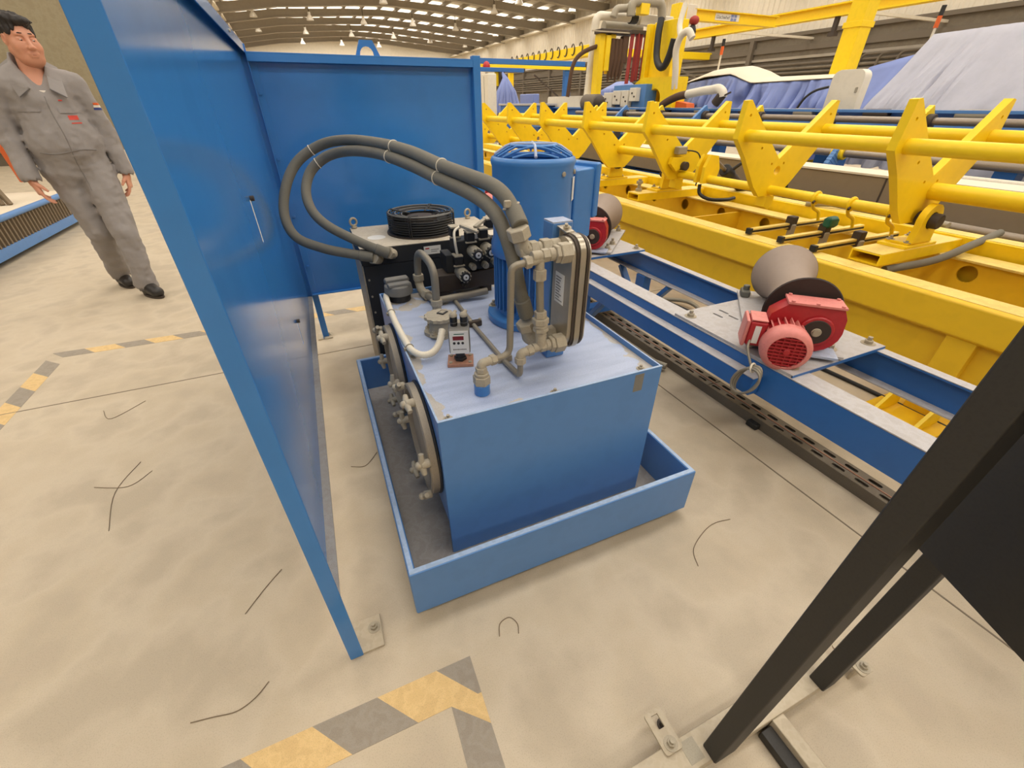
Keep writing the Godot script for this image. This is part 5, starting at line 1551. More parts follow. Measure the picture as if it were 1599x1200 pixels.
	part("sheet", drape([[-5.1, [Vector2(7.5, 0.6), Vector2(7.6, 1.28), Vector2(7.95, 1.66), Vector2(8.6, 1.82), Vector2(9.3, 0.8)]], [-4.7, [Vector2(7.4, 0.6), Vector2(7.45, 1.28), Vector2(7.6, 1.78), Vector2(8.6, 1.9), Vector2(9.3, 0.8)]], [-4.4, [Vector2(7.35, 0.6), Vector2(7.5, 1.28), Vector2(8.2, 1.95), Vector2(8.8, 2.0), Vector2(9.3, 0.8)]]], 30, 26, 0.1, 31), M.tarp_blue, t)
	t = thing("tarp_cover", "blue tarpaulin with a pale top behind the blue control box", "tarpaulin", V(8.9, 0.6, -12.1))
	part("sheet", drape([[-13.2, [Vector2(8.4, 0.6), Vector2(8.45, 1.3), Vector2(8.5, 1.5), Vector2(9.0, 1.6), Vector2(9.5, 0.8)]], [-12.6, [Vector2(8.4, 0.6), Vector2(8.45, 1.3), Vector2(8.5, 1.7), Vector2(9.0, 1.9), Vector2(9.5, 0.8)]], [-12.0, [Vector2(8.4, 0.6), Vector2(8.45, 1.3), Vector2(8.5, 1.72), Vector2(9.0, 1.9), Vector2(9.5, 0.8)]], [-11.1, [Vector2(8.4, 0.6), Vector2(8.45, 1.2), Vector2(8.5, 1.4), Vector2(9.0, 1.5), Vector2(9.5, 0.8)]]], 50, 24, 0.14, 40), M.tarp_blue, t)
	# white housing with its black arched hose
	t = thing("white_housing", "tall white rounded machine housing between two tarpaulins", "housing", V(6.95, 0.9, -4.4))
	part("body", mb().prism(rrect(Vector2(-4.46, 1.3), 0.42, 0.84, 0.09, 5), 0, 0.14, Transform3D(Basis(V(0, 0, 1), V(0, 1, 0), V(-1, 0, 0)), V(6.98, 0, 0)), [], true), M.cabinet_white, t)
	part("hood", mb().prism(rrect(Vector2(-4.46, 1.66), 0.36, 0.13, 0.06, 5), 0, 0.12, Transform3D(Basis(V(0, 0, 1), V(0, 1, 0), V(-1, 0, 0)), V(6.97, 0, 0)), [], true), M.cabinet_white, t)
	part("foot", mb().bx(V(6.85, 0, -4.55), V(7.1, 0.9, -4.25)), M.blue_beam, t)
	part("latch", mb().box(V(6.84, 1.5, -4.3), V(0.02, 0.06, 0.03), 0.004), M.cast_alu, t)
	one("arched_hose", mb().tube(spline([V(6.7, 1.3, -4.95), V(6.7, 1.42, -4.88), V(6.7, 1.5, -4.76), V(6.75, 1.54, -4.62)]), 0.016, 8), M.black_plastic, "black arched hose running into the white rounded housing", "hose")
	# yellow press
	t = thing("yellow_press", "yellow machine column with an arched opening in its base, beyond the V-plates", "machine", V(7.3, 0, -8.6))
	var zx := Transform3D(Basis(V(0, 0, 1), V(0, 1, 0), V(-1, 0, 0)), V(7.35, 0, 0))
	part("base", mb().prism([Vector2(-9.2, 0.8), Vector2(-7.95, 0.8), Vector2(-7.95, 1.8), Vector2(-9.0, 1.82), Vector2(-9.2, 1.72)], 0, 0.3, zx, [circle(Vector2(-8.52, 1.42), 0.2, 22)]), M.yellow_paint, t)
	part("base_inside", mb().bx(V(7.36, 0.8, -9.0), V(7.5, 1.8, -8.1)), M.yellow_paint, t)
	part("column", mb().bx(V(7.2, 1.8, -9.0), V(7.5, 2.72, -8.35), 0.01), M.yellow_paint, t)
	part("column_rib", mb().bx(V(7.1, 1.8, -9.12), V(7.22, 2.7, -9.0), 0.01), M.yellow_paint, t)
	part("pedestal", mb().bx(V(7.1, 0, -9.1), V(7.6, 0.8, -8.0)), M.blue_beam, t)
	part("bolt_head", mb().box(V(7.04, 1.55, -9.1), V(0.02, 0.04, 0.04), 0.0), M.dark_steel, t)
	part("orange_guard", mb().prism([Vector2(-8.2, 1.2), Vector2(-7.6, 1.2), Vector2(-7.65, 1.36), Vector2(-8.15, 1.42)], 0, 0.2, zx), M.orange_paint, t)
	one("bent_hose", mb().tube(spline([V(7.1, 2.75, -8.7), V(7.05, 2.5, -8.66), V(7.02, 2.15, -8.58), V(7.0, 1.98, -8.42), V(7.0, 1.98, -8.28), V(7.0, 2.15, -8.18), V(7.0, 2.38, -8.12)], 6), 0.065, 12), M.black_plastic, "thick black hose bent in a U against the yellow column", "hose")
	t = thing("ribbed_hose", "pale ribbed hose rising beside the yellow press to a bend", "hose", V(7.0, 1.7, -8.0))
	part("hose", mb().tube(spline([V(7.1, 1.6, -8.0), V(7.05, 1.9, -8.0), V(7.0, 2.2, -8.02), V(7.0, 2.4, -7.95), V(7.02, 2.46, -7.8), V(7.05, 2.35, -7.7)], 6), 0.06, 12).tube(spline([V(7.0, 2.38, -7.95), V(7.1, 2.6, -8.15), V(7.2, 2.9, -8.2)], 6), 0.05, 10), M.pvc_white, t)
	t = thing("duct_arm", "brown and white flexible suction duct arm sagging in front of the blue tarpaulin", "duct", V(6.3, 1.2, -6.6))
	part("duct", mb().tube(spline([V(6.5, 1.16, -7.6), V(6.3, 1.33, -7.35), V(6.3, 1.45, -7.02), V(6.3, 1.49, -6.75)], 6), 0.06, 12), M.brown_rag, t)
	part("pale_duct", mb().tube(spline([V(6.3, 1.49, -6.76), V(6.3, 1.53, -6.4), V(6.3, 1.54, -6.2)], 6), 0.062, 12), M.pvc_white, t)
	part("elbow", mb().tube(spline([V(6.3, 1.54, -6.22), V(6.3, 1.55, -6.1), V(6.3, 1.5, -6.0), V(6.3, 1.44, -5.98)], 5), 0.065, 12), M.pvc_white, t)
	part("nozzle", mb().cyl(V(6.3, 1.47, -6.0), V(6.3, 1.36, -6.1), 0.07, 14).bar(V(6.28, 1.38, -6.15), V(6.28, 1.5, -5.82), 0.02, 0.02), M.dark_steel, t)
	# blue control box with white panels
	t = thing("control_box", "blue control box with several white panel boxes beside the yellow press", "control box", V(6.95, 0.8, -9.2))
	part("cabinet", mb().bx(V(6.9, 0.8, -9.75), V(7.2, 1.7, -8.62), 0.01), M.blue_tank, t)
	for p in [[-9.95, 1.28, 0.42, 0.29], [-9.6, 1.34, 0.36, 0.26], [-9.28, 1.3, 0.3, 0.3], [-9.0, 1.4, 0.28, 0.24]]:
		var bxx := part("panel_box", mb().bx(V(6.78, p[1], p[0]), V(6.9, p[1] + p[3], p[0] + p[2] * 0.8), 0.01), M.cabinet_white, t)
		part("button", mb().box(V(6.775, p[1] + p[3] * 0.6, p[0] + 0.1), V(0.02, 0.03, 0.03)).box(V(6.775, p[1] + p[3] * 0.35, p[0] + 0.18), V(0.02, 0.03, 0.03)), M.dark_steel, bxx)
	part("base", mb().bx(V(6.85, 0, -10.0), V(7.2, 0.8, -8.62)), M.blue_beam, t)
	# carriage with hanging rags and a red curtain
	t = thing("hanging_carriage", "yellow hanging carriage with oily brown rags left of the red curtain", "carriage", V(7.1, 0, -10.3))
	part("upright", mb().bx(V(6.85, 0, -10.62), V(7.0, 2.72, -10.4), 0.01), M.yellow_paint, t)
	part("upright", mb().bx(V(7.12, 1.95, -10.55), V(7.28, 2.68, -10.4), 0.01), M.yellow_paint, t)
	part("slide_box", mb().bx(V(7.0, 2.0, -10.5), V(7.13, 2.66, -10.36), 0.01), M.yellow_paint, t)
	part("slide_box", mb().bx(V(7.46, 2.16, -10.5), V(7.62, 2.66, -10.36), 0.01), M.brown_rag, t)
	part("top_bar", mb().bx(V(6.8, 2.68, -10.6), V(8.2, 2.76, -10.3), 0.01), M.dark_steel, t)
	part("thin_bar", mb().bx(V(5.92, 2.565, -9.32), V(7.4, 2.585, -9.3)), M.frame_beige, t)
	for i in 4:
		var x := 7.2 + i * 0.1
		part("rag", mb().tube([V(x, 2.6, -10.4), V(x - 0.02, 2.25, -10.38), V(x - 0.03, 1.95, -10.4), V(x - 0.05, 1.78 + 0.06 * (i % 2), -10.4)], [0.05, 0.07, 0.05, 0.01], 8), M.brown_rag, t)
	part("hose", mb().tube(spline([V(6.2, 1.5, -10.6), V(6.3, 2.1, -10.6), V(6.55, 2.35, -10.6), V(7.0, 2.5, -10.5)]), 0.045, 10), M.brown_rag, t)
	t = thing("red_curtain", "dark red strip curtain hanging by the yellow column", "curtain", V(7.1, 1.74, -9.3))
	for i in 5:
		var x := 6.86 + i * 0.11
		part("strip", mb().bar(V(x + 0.03, 1.72 + 0.03 * (i % 3), -9.3 + 0.04 * (i % 2)), V(x + 0.05, 2.58, -9.3 + 0.03 * (i % 2)), 0.1, 0.03, 0.005), M.red_curtain, t)
	part("head_rail", mb().bx(V(6.84, 2.56, -9.34), V(7.42, 2.62, -9.22)), M.dark_steel, t)
	# white plastic pipe frame and exhaust pipes
	t = thing("white_pipe", "white plastic pipe rising and turning across above the yellow carriage", "pipe", V(7.0, 0, -10.9))
	part("pipe", mb().tube(bent([V(6.9, 0.9, -10.9), V(7.02, 3.06, -10.9), V(9.1, 3.06, -10.9)], 0.14), 0.085, 12), M.pvc_white, t)
	part("coupling", mb().cyl(V(7.95, 3.06, -10.9), V(8.15, 3.06, -10.9), 0.11, 14, 0.01), M.black_plastic, t)
	part("crossbar", mb().bx(V(8.2, 2.93, -10.95), V(9.2, 3.14, -10.8), 0.02), M.pvc_white, t)
	t = thing("exhaust_pipe", "grey exhaust pipe in a low arch above the white crossbar", "pipe", V(8.0, 3.0, -10.6))
	part("pipe", mb().tube(bent([V(7.75, 3.05, -10.6), V(7.75, 3.3, -10.6), V(8.6, 3.34, -10.6), V(8.68, 2.95, -10.6)], 0.16), 0.095, 12), M.cast_alu, t)
	part("pipe", mb().tube(bent([V(7.35, 3.02, -10.7), V(7.4, 3.17, -10.7), V(7.75, 3.2, -10.7)], 0.1), 0.075, 12), M.cast_alu, t)
	part("drum", mb().cyl(V(7.4, 2.9, -11.15), V(8.5, 2.9, -11.15), 0.12, 16, 0.01), M.cast_alu, t)
	part("yellow_bracket", mb().bx(V(7.95, 3.08, -10.7), V(8.2, 3.28, -10.5), 0.01), M.yellow_paint, t)
	# jib crane with its sign and hoist
	t = thing("jib_crane", "yellow jib crane with a white sign on its boom near the right wall", "crane", V(9.7, 0, -11))
	part("column", mb().bx(V(9.35, 0, -11.15), V(9.62, 3.42, -10.85), 0.01), M.yellow_paint, t)
	part("head_box", mb().bx(V(9.62, 3.05, -11.15), V(9.98, 3.42, -10.9), 0.01), M.cabinet_white, t)
	part("boom", mb().bx(V(9.9, 3.13, -11.02), V(12.92, 3.345, -10.98)).bx(V(9.9, 3.33, -11.1), V(12.92, 3.35, -10.9)).bx(V(9.9, 3.12, -11.1), V(12.92, 3.14, -10.9)), M.yellow_paint, t)
	var sg := part("sign", mb().bx(V(10.68, 3.17, -10.978), V(11.52, 3.31, -10.97)), M.white_label, t, "white sign with a blue square")
	part("sign_square", mb().bx(V(11.22, 3.175, -10.97), V(11.42, 3.305, -10.966)), M.tarp_blue, sg)
	part("sign_cross", mb().bx(V(11.225, 3.235, -10.967), V(11.415, 3.245, -10.964)).bx(V(11.315, 3.18, -10.967), V(11.325, 3.3, -10.964)), M.white_label, sg)
	var tm := TextMesh.new()
	tm.text = "Glachwhef"
	tm.font_size = 16
	tm.pixel_size = 0.0058
	tm.depth = 0.003
	var ti := MeshInstance3D.new()
	ti.mesh = tm
	ti.material_override = M.grey_plastic
	ti.name = "lettering"
	sg.add_child(ti, true)
	ti.position = V(10.95, 3.24, -10.967)
	t = thing("chain_hoist", "small chain hoist with a dark hook block hanging from the jib's head", "hoist", V(9.85, 2.75, -10.8))
	part("motor", mb().ball(V(9.85, 3.1, -10.8), 0.12, 12, 0.8), M.red_curtain, t)
	part("chain_bag", mb().ball(V(9.83, 2.88, -10.8), 0.1, 12, 1.5), M.black_plastic, t)
	# runway beam along the wall, column in front of it
	t = thing("runway_beam", "yellow crane runway beam along the right wall's white cladding", "beam", V(16, 3.5, -12))
	part("web", mb().bx(V(15.98, 3.6, -17.5), V(16.02, 3.85, 4.0)), M.yellow_paint, t)
	part("flange", mb().bx(V(15.85, 3.84, -17.5), V(16.15, 3.88, 4.0)), M.yellow_paint, t)
	part("flange", mb().bx(V(15.85, 3.57, -17.5), V(16.15, 3.61, 4.0)), M.yellow_paint, t)
	for z in [-16.3, -11.4, -6.0, -1.0]:
		part("hanger", mb().bx(V(15.95, 3.15, z - 0.06), V(16.05, 3.58, z + 0.06)).bx(V(15.9, 3.1, z - 0.1), V(16.1, 3.2, z + 0.1)), M.dark_steel, t)
		part("wall_arm", mb().bx(V(16.0, 3.7, z - 0.05), V(21.95, 3.78, z + 0.05)), M.wall_cladding, t)
	t = thing("yellow_column", "tall yellow square column standing behind the white rounded housing", "column", V(9.15, 0, -6.1))
	part("shaft", mb().bx(V(9.0, 0, -6.25), V(9.3, 6.9, -5.97), 0.01), M.yellow_paint, t)
	part("collar", mb().bx(V(8.98, 2.42, -6.27), V(9.32, 2.5, -5.95), 0.006), M.yellow_paint, t)
	part("cable_box", mb().bx(V(9.02, 2.9, -5.97), V(9.12, 3.1, -5.85), 0.01), M.black_plastic, t)
	for k in 2:
		var p: Vector3 = [V(8.5, 1.5, -8.36), V(9.2, 2.0, -4.95)][k]
		var h: float = [2.2, 2.3][k]
		var s := thing("signal_mast", ["thin white signal mast with an orange lamp, left of the yellow column", "thin white signal mast with an orange lamp, at the big pale sheet's corner"][k], "signal lamp", p)
		part("pole", mb().cyl(p - V(0, 0.6, 0), V(p.x, h, p.z), 0.018, 8), M.pvc_white, s)
		part("lamp", mb().cyl(V(p.x, h, p.z), V(p.x, h + 0.14, p.z), 0.03, 10), M.orange_paint, s)
		part("cap", mb().cyl(V(p.x, h + 0.14, p.z), V(p.x, h + 0.26, p.z), 0.03, 10), M.black_plastic, s)
	# blue gantry with a second crane behind
	t = thing("blue_gantry", "blue steel gantry carrying a yellow rail, far beyond the motor", "gantry", V(11, 0, -22))
	part("beam", mb().bx(V(8.2, 2.86, -22.1), V(13.7, 3.06, -21.9), 0.01), M.blue_beam, t)
	part("post", mb().bx(V(12.6, 0, -22.12), V(12.95, 2.86, -21.9), 0.01), M.blue_beam, t)
	part("yellow_rail", mb().bx(V(8.2, 2.72, -21.95), V(13.7, 2.84, -21.8), 0.01), M.yellow_paint, t)
	part("trolley", mb().bx(V(9.2, 2.55, -22.0), V(10.4, 2.72, -21.7), 0.02), M.dark_steel, t)
	part("brace", mb().bar(V(11.0, 2.5, -22.0), V(12.6, 1.5, -22.0), 0.06, 0.06), M.dark_steel, t)
	t = thing("far_crane", "yellow overhead crane girder with cable loops behind the blue gantry", "crane", V(14, 3, -26))
	part("girder", mb().bx(V(13.9, 3.3, -32), V(14.4, 3.75, -22), 0.02), M.yellow_paint, t)
	part("boom", mb().bx(V(14.3, 3.35, -22.4), V(17.5, 3.65, -22.0), 0.02), M.yellow_paint, t)
	part("wall_arm", mb().bx(V(17.4, 3.35, -22.4), V(21.98, 3.65, -22.0), 0.02), M.yellow_paint, t)
	part("support", mb().bx(V(14.0, 0, -31.9), V(14.3, 3.3, -31.6), 0.02), M.yellow_paint, t)
	for i in 12:
		part("cable_loop", mb().ring(V(13.9, 3.65, -31 + i * 0.75), V(1, 0, 0.2), 0.22, 0.03, 14, 5), M.dark_steel, t)
	t = thing("red_hook", "small red crane hook block hanging at the left end of the blue gantry", "hook", V(8.5, 2.2, -21.7))
	part("block", mb().ball(V(8.5, 2.75, -21.7), 0.16, 12, 1.2), M.red_paint, t)
	part("hook", mb().cyl(V(8.5, 2.55, -21.7), V(8.5, 2.25, -21.7), 0.07, 10), M.cast_alu, t)
	t = thing("low_gantry", "small dark blue gantry holding a folded tarpaulin", "gantry", V(7.3, 0, -17))
	part("beam", mb().bx(V(6.4, 2.3, -17.1), V(8.05, 2.42, -16.9), 0.01), M.blue_beam, t)
	part("post", mb().bx(V(7.1, 0, -17.1), V(7.3, 2.3, -16.9), 0.01), M.dark_steel, t)
	part("yellow_strip", mb().bx(V(7.0, 1.9, -17.12), V(7.1, 2.35, -17.0)), M.yellow_paint, t)
	t = thing("tarp_bundle", "gathered blue tarpaulin hanging from the small dark gantry", "tarpaulin", V(7.3, 1.2, -16.7))
	for i in 7:
		var x := 7.0 + i * 0.1
		part("fold", mb().tube([V(7.22, 2.3, -16.95), V(7.25 + (i - 3) * 0.02, 2.1, -16.75), V(x - 0.03, 1.7, -16.7 + 0.04 * (i % 2)), V(x + (i - 3) * 0.06, 1.1, -16.7)], [0.03, 0.05, 0.08, 0.1], 8), M.tarp_blue, t)
	t = thing("pale_cabinet", "tall pale grey cabinet just right of the blue screen's post", "cabinet", V(6.3, 0, -15.1))
	part("body", mb().bx(V(6.0, 0, -15.9), V(6.3, 2.16, -15.25), 0.02), M.cabinet_white, t)
	part("door_gap", mb().bx(V(5.995, 0.1, -15.58), V(6.001, 2.1, -15.56)), M.grey_plastic, t)
	t = thing("blue_crate", "blue crate with a pale rim far behind the V-plates", "crate", V(7.3, 0, -14.2))
	part("body", mb().bx(V(7.0, 0, -15.0), V(7.2, 1.62, -14.0), 0.02), M.tarp_blue, t)
	t = thing("low_bench", "low grey bench behind the farthest V-plates", "bench", V(6.2, 0, -13))
	part("top", mb().bx(V(6.0, 1.32, -14.4), V(6.5, 1.37, -11.6), 0.01), M.plate_dusty, t)
	part("body", mb().bx(V(6.02, 0, -14.3), V(6.5, 1.32, -11.7), 0.01), M.blue_beam, t)
	t = thing("white_cabinet", "long low white rounded cabinet behind the V-plates, right of the low bench", "cabinet", V(6.8, 0, -11.2))
	part("body", mb().prism(rrect(Vector2(-11.25, 1.25), 2.0, 0.54, 0.07, 4), 0, 0.5, Transform3D(Basis(V(0, 0, 1), V(0, 1, 0), V(-1, 0, 0)), V(7.05, 0, 0)), [], true), M.cabinet_white, t)
	part("plinth", mb().bx(V(6.6, 0, -12.2), V(7.0, 0.99, -10.3)), M.blue_beam, t)
	t = thing("grey_motor", "rounded grey motor at the right end of the white cabinet", "motor", V(6.3, 1.2, -9.6))
	part("body", mb().cyl(V(6.3, 1.38, -9.95), V(6.3, 1.38, -9.4), 0.16, 18, 0.03), M.pipe_grey, t)
	part("end_cap", mb().ball(V(6.3, 1.38, -9.4), 0.14, 14), M.dark_steel, t)
	part("foot", mb().bx(V(6.2, 0, -9.9), V(6.4, 1.25, -9.45)), M.blue_beam, t)
	# hanging lamps in rows below the roof
	var lamp := thing("pendant_lamp", "white bell-shaped lamp hanging from the roof", "lamp", V(7.3, 6.9, -36.5), "high-bay lamps hanging in rows under the roof")
	part("rod", mb().cyl(V(7.3, 7.25, -36.5), V(7.3, 7.75, -36.5), 0.025, 6), M.dark_steel, lamp)
	part("gear_box", mb().cyl(V(7.3, 7.1, -36.5), V(7.3, 7.28, -36.5), 0.1, 10, 0.02), M.lamp_white, lamp)
	part("shade", mb().lathe([Vector2(0.27, 6.78), Vector2(0.24, 6.9), Vector2(0.12, 7.08), Vector2(0.09, 7.12), Vector2(0.11, 7.06), Vector2(0.225, 6.89), Vector2(0.255, 6.78)], Transform3D(Basis(), V(7.3, 0, -36.5)), 18, 0.3), M.lamp_white, lamp)
	for q in [[7.35, -45.6], [11.2, -45.0], [15.2, -46.0], [19.8, -48.0], [7.36, -53.8], [11.3, -53.6], [15.5, -55.7], [20.2, -58.1], [19.7, -52.2], [15.2, -37.0], [19.9, -34.1], [19.8, -38.6], [15.4, -33.2], [3.3, -45.3], [-0.6, -45.3], [3.3, -53.6], [-0.6, -53.6], [3.3, -62], [7.3, -62], [11.3, -62]]:
		copy(lamp, "pendant_lamp", V(q[0], 6.9, q[1]), "white bell-shaped lamp hanging from the roof")
	# left side of the hall: low blue mesh-sided bed, pale column, red post
	FR = Transform3D()
	t = thing("mesh_bed", "low blue steel bed with grey mesh sides behind the walking man", "machine", V(-3.6, 0, -6.5))
	part("top_tube", mb().tube([V(-3.0, 0.39, -4.0), V(-3.0, 0.39, -8.4)], 0.03, 10), M.blue_tank, t)
	part("lower_beam", mb().bx(V(-3.12, 0.05, -8.4), V(-3.0, 0.15, -4.0), 0.004), M.blue_tank, t)
	part("deck", mb().bx(V(-5.2, 0.33, -8.4), V(-3.03, 0.36, -4.0), 0.004), M.cream_dust, t)
	for i in 58:
		part("mesh_bar", mb().bx(V(-3.025, 0.15, -8.36 + i * 0.075), V(-3.0, 0.365, -8.335 + i * 0.075)), M.mesh_grey, t)
	part("mesh_back", mb().bx(V(-3.06, 0.14, -8.4), V(-3.03, 0.36, -4.0)), M.mesh_grey, t)
	t = thing("pale_pillar", "pale concrete pillar with a ribbed grey foot on the low blue bed", "pillar", V(-3.45, 0.36, -7.5))
	part("shaft", mb().bar(V(-3.62, 0.66, -7.5), V(-3.5, 2.1, -7.6), 0.22, 0.3, 0.01), M.cabinet_white, t)
	for i in 5:
		part("foot_rib", mb().bar(V(-3.36 - i * 0.07, 0.36, -7.3), V(-3.5 - i * 0.03, 0.7, -7.42), 0.04, 0.06, 0.005), M.mesh_grey, t)
	one("red_post", mb().bar(V(-3.55, 0.5, -8.4), V(-3.7, 1.45, -8.6), 0.12, 0.2, 0.01), M.orange_paint, "slanting orange-red post behind the pale pillar", "post")

# ---------------------------------------------------------------- the walking man
# a distance field on a grid, filled shape by shape, meshed as surface nets
class Field:
	var lo: Vector3
	var c: float
	var nx: int
	var ny: int
	var nz: int
	var d := PackedFloat32Array()

	func _init(a: Vector3, b: Vector3, cell: float) -> void:
		lo = a
		c = cell
		nx = int((b.x - a.x) / c) + 2
		ny = int((b.y - a.y) / c) + 2
		nz = int((b.z - a.z) / c) + 2
		d.resize(nx * ny * nz)
		d.fill(0.2)

	func put(i: int, v: float, k: float, cut: bool) -> void:
		var o := d[i]
		if cut:
			v = -v
			var h := maxf(k - absf(o - v), 0.0) / maxf(k, 1e-6)
			d[i] = maxf(o, v) + h * h * k * 0.25
		else:
			var h := maxf(k - absf(o - v), 0.0) / maxf(k, 1e-6)
			d[i] = minf(o, v) - h * h * k * 0.25

	# tapered capsule; flat squeezes it along the axis given by its length (1 = none)
	func cap(a: Vector3, b: Vector3, ra: float, rb: float, k := 0.03, cut := false, sq := Vector3.ONE) -> void:
		var m := maxf(ra, rb) * maxf(sq.x, maxf(sq.y, sq.z)) + k + c * 2
		var p0 := a.min(b) - Vector3.ONE * m
		var p1 := a.max(b) + Vector3.ONE * m
		var ab := (b - a) / sq
		var l2 := maxf(ab.length_squared(), 1e-9)
		for x in range(maxi(0, int((p0.x - lo.x) / c)), mini(nx, int((p1.x - lo.x) / c) + 2)):
			for y in range(maxi(0, int((p0.y - lo.y) / c)), mini(ny, int((p1.y - lo.y) / c) + 2)):
				for z in range(maxi(0, int((p0.z - lo.z) / c)), mini(nz, int((p1.z - lo.z) / c) + 2)):
					var p := (lo + Vector3(x, y, z) * c - a) / sq
					var t := clampf(p.dot(ab) / l2, 0.0, 1.0)
					put((x * ny + y) * nz + z, (p - ab * t).length() - lerpf(ra, rb, t), k, cut)

	func ell(o: Vector3, r: Vector3, k := 0.02, cut := false, bs := Basis()) -> void:
		var m := maxf(r.x, maxf(r.y, r.z)) + k + c * 2
		var inv := bs.inverse()
		var mr := minf(r.x, minf(r.y, r.z))
		for x in range(maxi(0, int((o.x - m - lo.x) / c)), mini(nx, int((o.x + m - lo.x) / c) + 2)):
			for y in range(maxi(0, int((o.y - m - lo.y) / c)), mini(ny, int((o.y + m - lo.y) / c) + 2)):
				for z in range(maxi(0, int((o.z - m - lo.z) / c)), mini(nz, int((o.z + m - lo.z) / c) + 2)):
					var p := inv * (lo + Vector3(x, y, z) * c - o)
					var q := p / r
					var l := q.length()
					var g := (q / r).length()
					put((x * ny + y) * nz + z, (l * (l - 1.0) / g) if g > 1e-6 else -mr, k, cut)

	func plane_cut(o: Vector3, nn: Vector3) -> void:
		for x in nx:
			for y in ny:
				for z in nz:
					var i := (x * ny + y) * nz + z
					d[i] = maxf(d[i], (lo + Vector3(x, y, z) * c - o).dot(nn))

	func crease(nz_: FastNoiseLite, amp: float, sc: Vector3, near := 0.06) -> void:
		for x in nx:
			for y in ny:
				for z in nz:
					var i := (x * ny + y) * nz + z
					if absf(d[i]) < near:
						var p := (lo + Vector3(x, y, z) * c) * sc
						d[i] += amp * nz_.get_noise_3d(p.x, p.y, p.z)

	func at(p: Vector3) -> float:
		var q := (p - lo) / c
		var x := clampi(int(q.x), 0, nx - 2)
		var y := clampi(int(q.y), 0, ny - 2)
		var z := clampi(int(q.z), 0, nz - 2)
		var f := q - Vector3(x, y, z)
		var i := (x * ny + y) * nz + z
		var s := ny * nz
		var a := lerpf(lerpf(d[i], d[i + s], f.x), lerpf(d[i + nz], d[i + s + nz], f.x), f.y)
		var b := lerpf(lerpf(d[i + 1], d[i + s + 1], f.x), lerpf(d[i + nz + 1], d[i + s + nz + 1], f.x), f.y)
		return lerpf(a, b, f.z)

	func grad(p: Vector3) -> Vector3:
		var e := c * 0.6
		return Vector3(at(p + Vector3(e, 0, 0)) - at(p - Vector3(e, 0, 0)), at(p + Vector3(0, e, 0)) - at(p - Vector3(0, e, 0)), at(p + Vector3(0, 0, e)) - at(p - Vector3(0, 0, e))).normalized()

	# first surface met from p along dir
	func hit(p: Vector3, dir: Vector3) -> Vector3:
		for i in 400:
			if at(p) <= 0.0:
				break
			p += dir * 0.0015
		return p

	func mesh_into(m: MB) -> void:
		var idx := {}
		var vs := PackedVector3Array()
		var ns := PackedVector3Array()
		var s := ny * nz
		for x in nx - 1:
			for y in ny - 1:
				var base := (x * ny + y) * nz
				for z in nz - 1:
					var i := base + z
					var v0 := d[i]
					var inside := v0 < 0.0
					var o := [d[i + s], d[i + nz], d[i + s + nz], d[i + 1], d[i + s + 1], d[i + nz + 1], d[i + s + nz + 1]]
					var same := true
					for q in o:
						if (q < 0.0) != inside:
							same = false
							break
					if same:
						continue
					var k := [v0, o[0], o[1], o[2], o[3], o[4], o[5], o[6]]
					var acc := Vector3.ZERO
					var cnt := 0
					for e in EDGES:
						var a: float = k[e[0]]
						var b: float = k[e[1]]
						if (a < 0.0) != (b < 0.0):
							acc += (CORNER[e[0]] as Vector3).lerp(CORNER[e[1]], a / (a - b))
							cnt += 1
					var p := lo + (Vector3(x, y, z) + acc / cnt) * c
					idx[i] = vs.size()
					vs.append(p)
		for p in vs:
			ns.append(grad(p))
		for i in idx:
			var z: int = i % nz
			var y: int = (i / nz) % ny
			var x: int = i / s
			var a := d[i] < 0.0
			if y > 0 and z > 0 and a != (d[i + s] < 0.0):
				_q(m, idx, vs, ns, i, i - nz, i - nz - 1, i - 1)
			if x > 0 and z > 0 and a != (d[i + nz] < 0.0):
				_q(m, idx, vs, ns, i, i - s, i - s - 1, i - 1)
			if x > 0 and y > 0 and a != (d[i + 1] < 0.0):
				_q(m, idx, vs, ns, i, i - s, i - s - nz, i - nz)

	func _q(m: MB, idx: Dictionary, vs: PackedVector3Array, ns: PackedVector3Array, a: int, b: int, e: int, f: int) -> void:
		if idx.has(b) and idx.has(e) and idx.has(f):
			var i: int = idx[a]
			var j: int = idx[b]
			var k: int = idx[e]
			var l: int = idx[f]
			m.sq(vs[i], vs[j], vs[k], vs[l], ns[i], ns[j], ns[k], ns[l])

	const CORNER := [Vector3(0, 0, 0), Vector3(1, 0, 0), Vector3(0, 1, 0), Vector3(1, 1, 0), Vector3(0, 0, 1), Vector3(1, 0, 1), Vector3(0, 1, 1), Vector3(1, 1, 1)]
	const EDGES := [[0, 1], [2, 3], [4, 5], [6, 7], [0, 2], [1, 3], [4, 6], [5, 7], [0, 4], [1, 5], [2, 6], [3, 7]]

